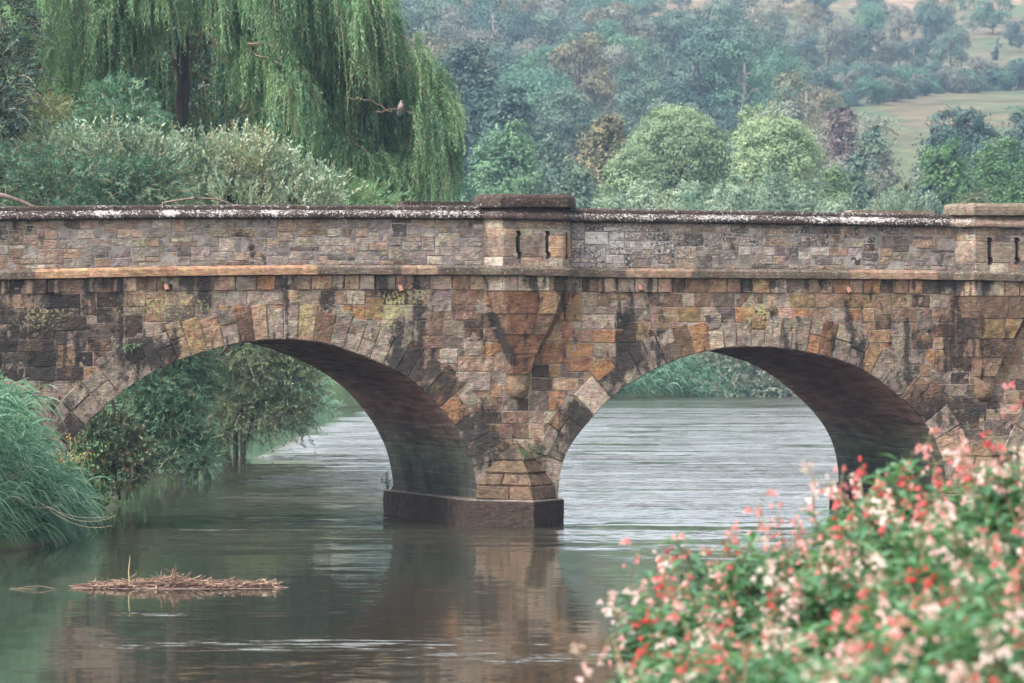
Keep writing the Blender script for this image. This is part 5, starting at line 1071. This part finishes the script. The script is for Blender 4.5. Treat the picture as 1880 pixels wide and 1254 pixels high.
# dark leafy twigs caught in the water near the alder
for i, (px, py, lab) in enumerate([(440, 848, 'dark twig poking from the water below the alder stems'), (545, 812, 'dark drooping twig trailing in the water right of the alder'), (573, 768, 'small dark twig standing in the water far right of the alder')]):
    D = FPX * CAMZ / (py - HOR); c = WP(px, py, D); rng = np.random.default_rng(i); e = empty('water_twig', tuple(c)); tag(e, lab, 'twig'); a, t = Acc(), Acc(); k = 4
    along(a, spray_paths(np.zeros((k, 3)) - np.array([0, 0, .05]), unit(rng.normal(0, .5, (k, 3)) + np.array([0, 0, .9])), .35 * np.ones(k), 7, .3, rng), .07, .035, .8, np.full(k, .3), rng, t, .012); a.build('leaves', leaf_mat('withered_leaves', (.02, .015, .012), (.05, .035, .03), (.08, .06, .05), 0), e); t.build('stem', BK, e)
# ------------------------------------------------------------------ wood pigeon on the willow branch
c = WP(735, 206, 129.0); e = empty('wood_pigeon', tuple(c), .35); tag(e, 'plump wood pigeon with pink breast perched on a bare willow branch', 'bird')
secs = [(-.17, -.10, .012, .02), (-.13, -.04, .03, .022), (-.08, .02, .055, .05), (-.03, .07, .075, .078), (.02, .12, .085, .088), (.045, .17, .078, .075), (.05, .215, .055, .052), (.055, .245, .036, .036), (.062, .27, .032, .034), (.072, .292, .03, .03), (.082, .307, .018, .018), (.086, .312, .004, .004)]
V = []; cols = []; nn = 16
for (yy, zz, rx, ry) in secs:
    for q in np.linspace(0, 2 * PI, nn, endpoint=False):
        V.append((rx * math.cos(q), -(yy) + ry * math.sin(q) * .95 * (-1), zz)); fr = -math.sin(q) < .0
        front = math.sin(q) > .05
        cols.append((.40, .43, .50, 1) if zz > .255 else ((.55, .36, .35, 1) if front else (.27, .29, .34, 1)) if not (.225 < zz < .25 and abs(math.cos(q)) > .6) else (.8, .8, .8, 1))
V = np.array(V); idx = np.arange(len(V)).reshape(len(secs), nn); nx = np.roll(idx, -1, 1); F = np.stack([idx[:-1], nx[:-1], nx[1:], idx[1:]], -1).reshape(-1, 4)
bb = NB('plumage'); M_PL = bb.done(bb.pbr(bb.mix(.25, bb.attr('Col'), bb.noise(bb.obj(), 60, 2), 'MULTIPLY'), .8)); mesh('body', V, F, M_PL, e, {'Col': np.array(cols)}, True)
for s in (-1, 1):
    V2 = []; 
    for t in np.linspace(0, 1, 8):
        w_ = .055 * math.sin(PI * min(1, t * .9 + .08)); V2 += [(s * (.078 - .03 * t * t), -.04 + .10 * t - w_ * .6, .20 - .27 * t), (s * (.092 - .05 * t), -.03 + .12 * t, .20 - .27 * t), (s * (.07 - .03 * t * t), -.02 + .14 * t + w_ * .6, .20 - .27 * t)]
    F2 = [(3 * i + j, 3 * i + j + 1, 3 * i + j + 4, 3 * i + j + 3) for i in range(7) for j in range(2)]; mesh('wing', V2, F2, plain('wing_feathers', (.24, .25, .28), .8, .3, 40), e, None, True)
    V3, F3 = tube(np.array([(s * .025, -.01, .035), (s * .03, -.015, -.005)]), .006, 5); mesh('leg', V3, np.array([f for f in F3 if len(set(f)) == 4]), plain('pink_leg', (.45, .15, .13)), e)
    V3, F3 = tube(np.array([(s * .026, -.085, .283), (s * .031, -.088, .283)]), .005, 6); mesh('eye', V3, np.array([f for f in F3 if len(set(f)) == 4]), plain('eye_dark', (.02, .02, .02), .3), e)
V3, F3 = tube(np.array([(0, -.105, .28), (0, -.125, .274), (0, -.14, .268)]), [.009, .006, .002], 6); mesh('beak', V3, np.array([f for f in F3 if len(set(f)) == 4]), plain('beak_orange', (.5, .25, .1)), e)
# ------------------------------------------------------------------ balsam in the foreground
M_FL = leaf_mat('balsam_petals', (.5, .03, .03), (.6, .05, .05), (.9, .78, .74), .35, None, .5)
rp = [n_ for n_ in M_FL.node_tree.nodes if n_.type == 'VALTORGB'][0].color_ramp
for k_, (p_, c_) in enumerate([(0, (.55, .03, .035)), (.18, (.66, .07, .08)), (.32, (.72, .20, .21))]): rp.elements[k_].position = p_; rp.elements[k_].color = c_ + (1,)
for p_, c_ in ((.5, (.72, .30, .31)), (.68, (.72, .42, .43)), (.85, (.76, .54, .55)), (1., (.78, .66, .64))): q_ = rp.elements.new(p_); q_.color = c_ + (1,)
M_STEM = plain('reddish_balsam_stem', (.20, .13, .07), .6, .3, 10)
def leaf_curved(acc, P, D, up, L_, W_, rnd):
    """bent, folded lanceolate leaves: 5 stations x 3 points"""
    k = len(P); D = unit(D); S = unit(np.cross(D, up)); N = np.cross(S, D); t = np.array([0, .2, .45, .72, 1.0]); wd = np.array([.12, .72, 1.0, .62, .02]); L_ = L_[:, None, None]; W_ = W_[:, None, None]
    Cc = P[:, None] + D[:, None] * L_ * t[None, :, None]; Cc[..., 2] -= (.38 * L_ * t[None, :, None] ** 2)[..., 0]; Ls = S[:, None] * W_ * .5 * wd[None, :, None]; lift = N[:, None] * W_ * .16 * wd[None, :, None]
    V = np.stack([Cc - Ls + lift, Cc, Cc + Ls + lift], 2).reshape(-1, 3); idx = np.arange(k * 15).reshape(k, 5, 3); F = []
    F = np.concatenate([np.stack([idx[:, :-1, j], idx[:, :-1, j + 1], idx[:, 1:, j + 1], idx[:, 1:, j]], -1).reshape(-1, 4) for j in (0, 1)]); acc.add(V, F, rnd=np.repeat(rnd, 15))
def flower(acc, P, D, s, rnd, rng):
    """hooded pouch hanging from its stalk, with two lower petals"""
    k = len(P); D = unit(D); R = unit(np.cross(D, rng.normal(size=D.shape))); U = np.cross(D, R); n = 7; t = np.array([0, .3, .65, 1.0]); rad = np.array([.12, .34, .42, .36]); a = np.arange(n) * 2 * PI / n
    ring = R[:, None, None] * np.cos(a)[None, None, :, None] + U[:, None, None] * np.sin(a)[None, None, :, None]; V = P[:, None, None] + D[:, None, None] * (s[:, None, None, None] * t[None, :, None, None]) + ring * (rad[None, :, None, None] * s[:, None, None, None])
    idx = np.arange(k * 4 * n).reshape(k, 4, n); nx = np.roll(idx, -1, 2); acc.add(V.reshape(-1, 3), np.stack([idx[:, :-1], nx[:, :-1], nx[:, 1:], idx[:, 1:]], -1).reshape(-1, 4), rnd=np.repeat(rnd, 4 * n))
    for sg in (-1, 1):
        leaves(acc, P + D * s[:, None] * .75 + R * s[:, None] * .2 * sg, D * .6 + R * sg * .9, U + rng.normal(0, .3, U.shape), s * 1.25, s * .95, np.clip(rnd + .12, 0, 1))
    leaves(acc, P + D * s[:, None] * .6, D * .3 - U, R, s * .9, s * .9, rnd)
def balsam(seed, H=1.5, nr=9):
    rng = np.random.default_rng(seed); lf, sm = Acc(), []; fl = Acc(); mixp = [(.45, .38, .17), (.2, .7, .1), (.62, .2, .18), (.3, .25, .45)][seed % 4]; stems = []
    main = curve_pts((0, 0, 0), (rng.normal(0, .05), rng.normal(0, .05), H * .80), 0, 10, .008, rng); sm.append((main, np.linspace(.016, .007, 10))); stems.append(main)
    for q in range(9):
        f = rng.uniform(.4, .92); s = main[int(f * 9)]; az = rng.uniform(0, 2 * PI); l = rng.uniform(.25, .5) * (1.25 - .5 * f); b_ = curve_pts(s, s + np.array([math.cos(az) * l * .7, math.sin(az) * l * .7, l * rng.uniform(.5, 1.0)]), -.02, 7, .006, rng); stems.append(b_); sm.append((b_, np.linspace(.007, .004, 7)))
    for sidx, s in enumerate(stems):
        m = 20 if sidx == 0 else 12
        for q in range(m):
            f = (.40 + .60 * q / (m - 1)) if sidx == 0 else (.2 + .8 * q / (m - 1)); c = s[0] * 0 + np.array([np.interp(f * (len(s) - 1), np.arange(len(s)), s[:, a]) for a in range(3)]); nw = 3; az = rng.uniform(0, 6.28) + np.arange(nw) * 2.1
            D = np.stack([np.cos(az), np.sin(az), rng.uniform(.1, .8, nw)], 1); sz = rng.uniform(.12, .22, nw) * (1 - .2 * (f > .85)); leaf_curved(lf, np.tile(c, (nw, 1)), D, np.tile(np.array([0, 0, 1.0]), (nw, 1)), sz, sz * .30, np.clip(rng.normal(.5, .2, nw), 0, 1))
    for r_ in range(nr):
        s = stems[r_ % len(stems)]; tip = s[-1]; az = rng.uniform(0, 6.28); L0 = rng.uniform(.08, .20); q = curve_pts(tip, tip + np.array([math.cos(az) * L0 * .6, math.sin(az) * L0 * .6, L0 * 1.1]), 0, 5, .003, rng); sm.append((q, np.linspace(.004, .003, 5))); kind = rng.choice(3, p=mixp); k = int(rng.integers(4, 11))
        A_ = q[-1] + rng.normal(0, .034, (k, 3)) + np.array([0, 0, -.01]); D = unit(np.c_[rng.normal(0, .45, k), rng.normal(0, .45, k), -np.ones(k) * rng.uniform(.4, 1.1, k)]); flower(fl, A_, D, rng.uniform(.013, .021, k), np.clip(rng.normal([.42, .80, .10][kind], .08, k), 0, .88), rng)
        for a_ in A_[:4]: sm.append((curve_pts(q[-1], a_, .012, 3), [.0022] * 3))
        kb = 5; leaves(lf, q[-1] + rng.normal(0, .015, (kb, 3)), rng.normal(size=(kb, 3)), rng.normal(size=(kb, 3)), .018, .010, rng.uniform(.4, .9, kb))
    return lf, tubes(sm, 5), fl
PB = []
for q in range(8):
    lf, sm, fl = balsam(200 + q, 1.5, [6, 5, 6, 5, 2, 1, 3, 2][q]); col = bpy.data
    ms = [('foliage', lf.build('foliage', LM['balsam'])), ('stem', sm.build('stem', M_STEM)), ('blossom', fl.build('blossom', M_FL))]
    PB.append([(nm, o.data) for nm, o in ms]); [bpy.data.objects.remove(o) for _, o in ms]
def put_balsam(v, x, y, ztop, rz, label, group=None):
    g0 = gz(x, y) - .05; s = (ztop - g0) / 1.5; e = empty('balsam_plant', (x, y, g0), rz); hs_ = min(1.15, max(.85, s)); e.scale = (hs_, hs_, s); tag(e, label, 'flowering plant', group)
    for nm, md in PB[v]: o = bpy.data.objects.new(nm, md); C.objects.link(o); o.parent = e
rng = np.random.default_rng(31); cnt = 0; env = ([1080, 1110, 1165, 1200, 1260, 1330, 1400, 1480, 1550, 1620, 1700, 1780, 1850, 1960, 2100], [1250, 1165, 1060, 990, 985, 930, 925, 880, 805, 800, 765, 755, 735, 700, 680])
for D in (31, 29, 27.2, 25.5, 23.8, 22.2, 20.6, 19, 17.5):
    sp_px = 600 / D * 2.6; px = 1085 + rng.uniform(0, sp_px)
    while px < 1990:
        tp = np.interp(px, *env) + rng.uniform(5, 45) + max(0, (30 - D)) * 29; d2 = D + rng.uniform(-.6, .6); x = X_(px, d2); zt = CAMZ - (tp - HOR) / FPX * d2
        # keep to the outline on the water side
        if tp < 1330 and px > (1185 if D > 24 else 1205):
            v_ = int(rng.integers(0, 4)) + (4 if rng.random() < (.3 if D > 26.5 else .6 if D > 22 else .88) else 0); put_balsam(v_, x, d2, zt, rng.uniform(0, 6.28), 'balsam plant with ' + ['mixed coral and pale flowers', 'mostly pale pink flowers', 'mostly coral pink flowers', 'many bright red flowers'][(200 + v_) % 4] + (', back row' if D > 26 else ', middle row' if D > 21 else ', front row') + (', left of the bank' if px < 1400 else ', mid bank' if px < 1650 else ', right of the bank'), 'balsam plants on the near bank'); cnt += 1
        px += sp_px * rng.uniform(.75, 1.25)
for px, py, d2, v, lab in ((1190, 1130, 25, 3, 'leftmost balsam with one pink flower cluster over the water'), (1245, 1000, 27, 1, 'balsam with drooping pale pink cluster second from the left'), (1345, 915, 29, 2, 'balsam stem with upright coral cluster above the water'), (1845, 728, 27, 1, 'tallest balsam at the right edge before the right pier'), (1590, 795, 30, 3, 'balsam with brownish pink cluster before the dark right pier')):
    put_balsam(v, X_(px, d2), d2, CAMZ - (py - HOR) / FPX * d2, rng.uniform(0, 6.28), lab)
print('balsam', cnt)
# ------------------------------------------------------------------ haze
HX, HY0, HY1, HZ0, HZ1 = 1000, -80, 4100, -3.0, 185
V = [(-HX, HY0, HZ0), (HX, HY0, HZ0), (HX, HY1, HZ0), (-HX, HY1, HZ0), (-HX, HY0, HZ1), (HX, HY0, HZ1), (HX, HY1, HZ1), (-HX, HY1, HZ1)]
F = [(3, 2, 1, 0), (4, 5, 6, 7), (0, 1, 5, 4), (1, 2, 6, 5), (2, 3, 7, 6), (3, 0, 4, 7)]
hm = bpy.data.materials.new('haze_air'); hm.use_nodes = True; hm.node_tree.nodes.clear()
ho = hm.node_tree.nodes.new('ShaderNodeOutputMaterial'); hv = hm.node_tree.nodes.new('ShaderNodeVolumePrincipled')
hv.inputs['Density'].default_value = 0.00018; hv.inputs['Color'].default_value = (.50, .70, 1.0, 1); hv.inputs['Anisotropy'].default_value = 0.0
hm.node_tree.links.new(hv.outputs[0], ho.inputs['Volume'])
tag(mesh('haze', V, F, hm), kind='stuff')
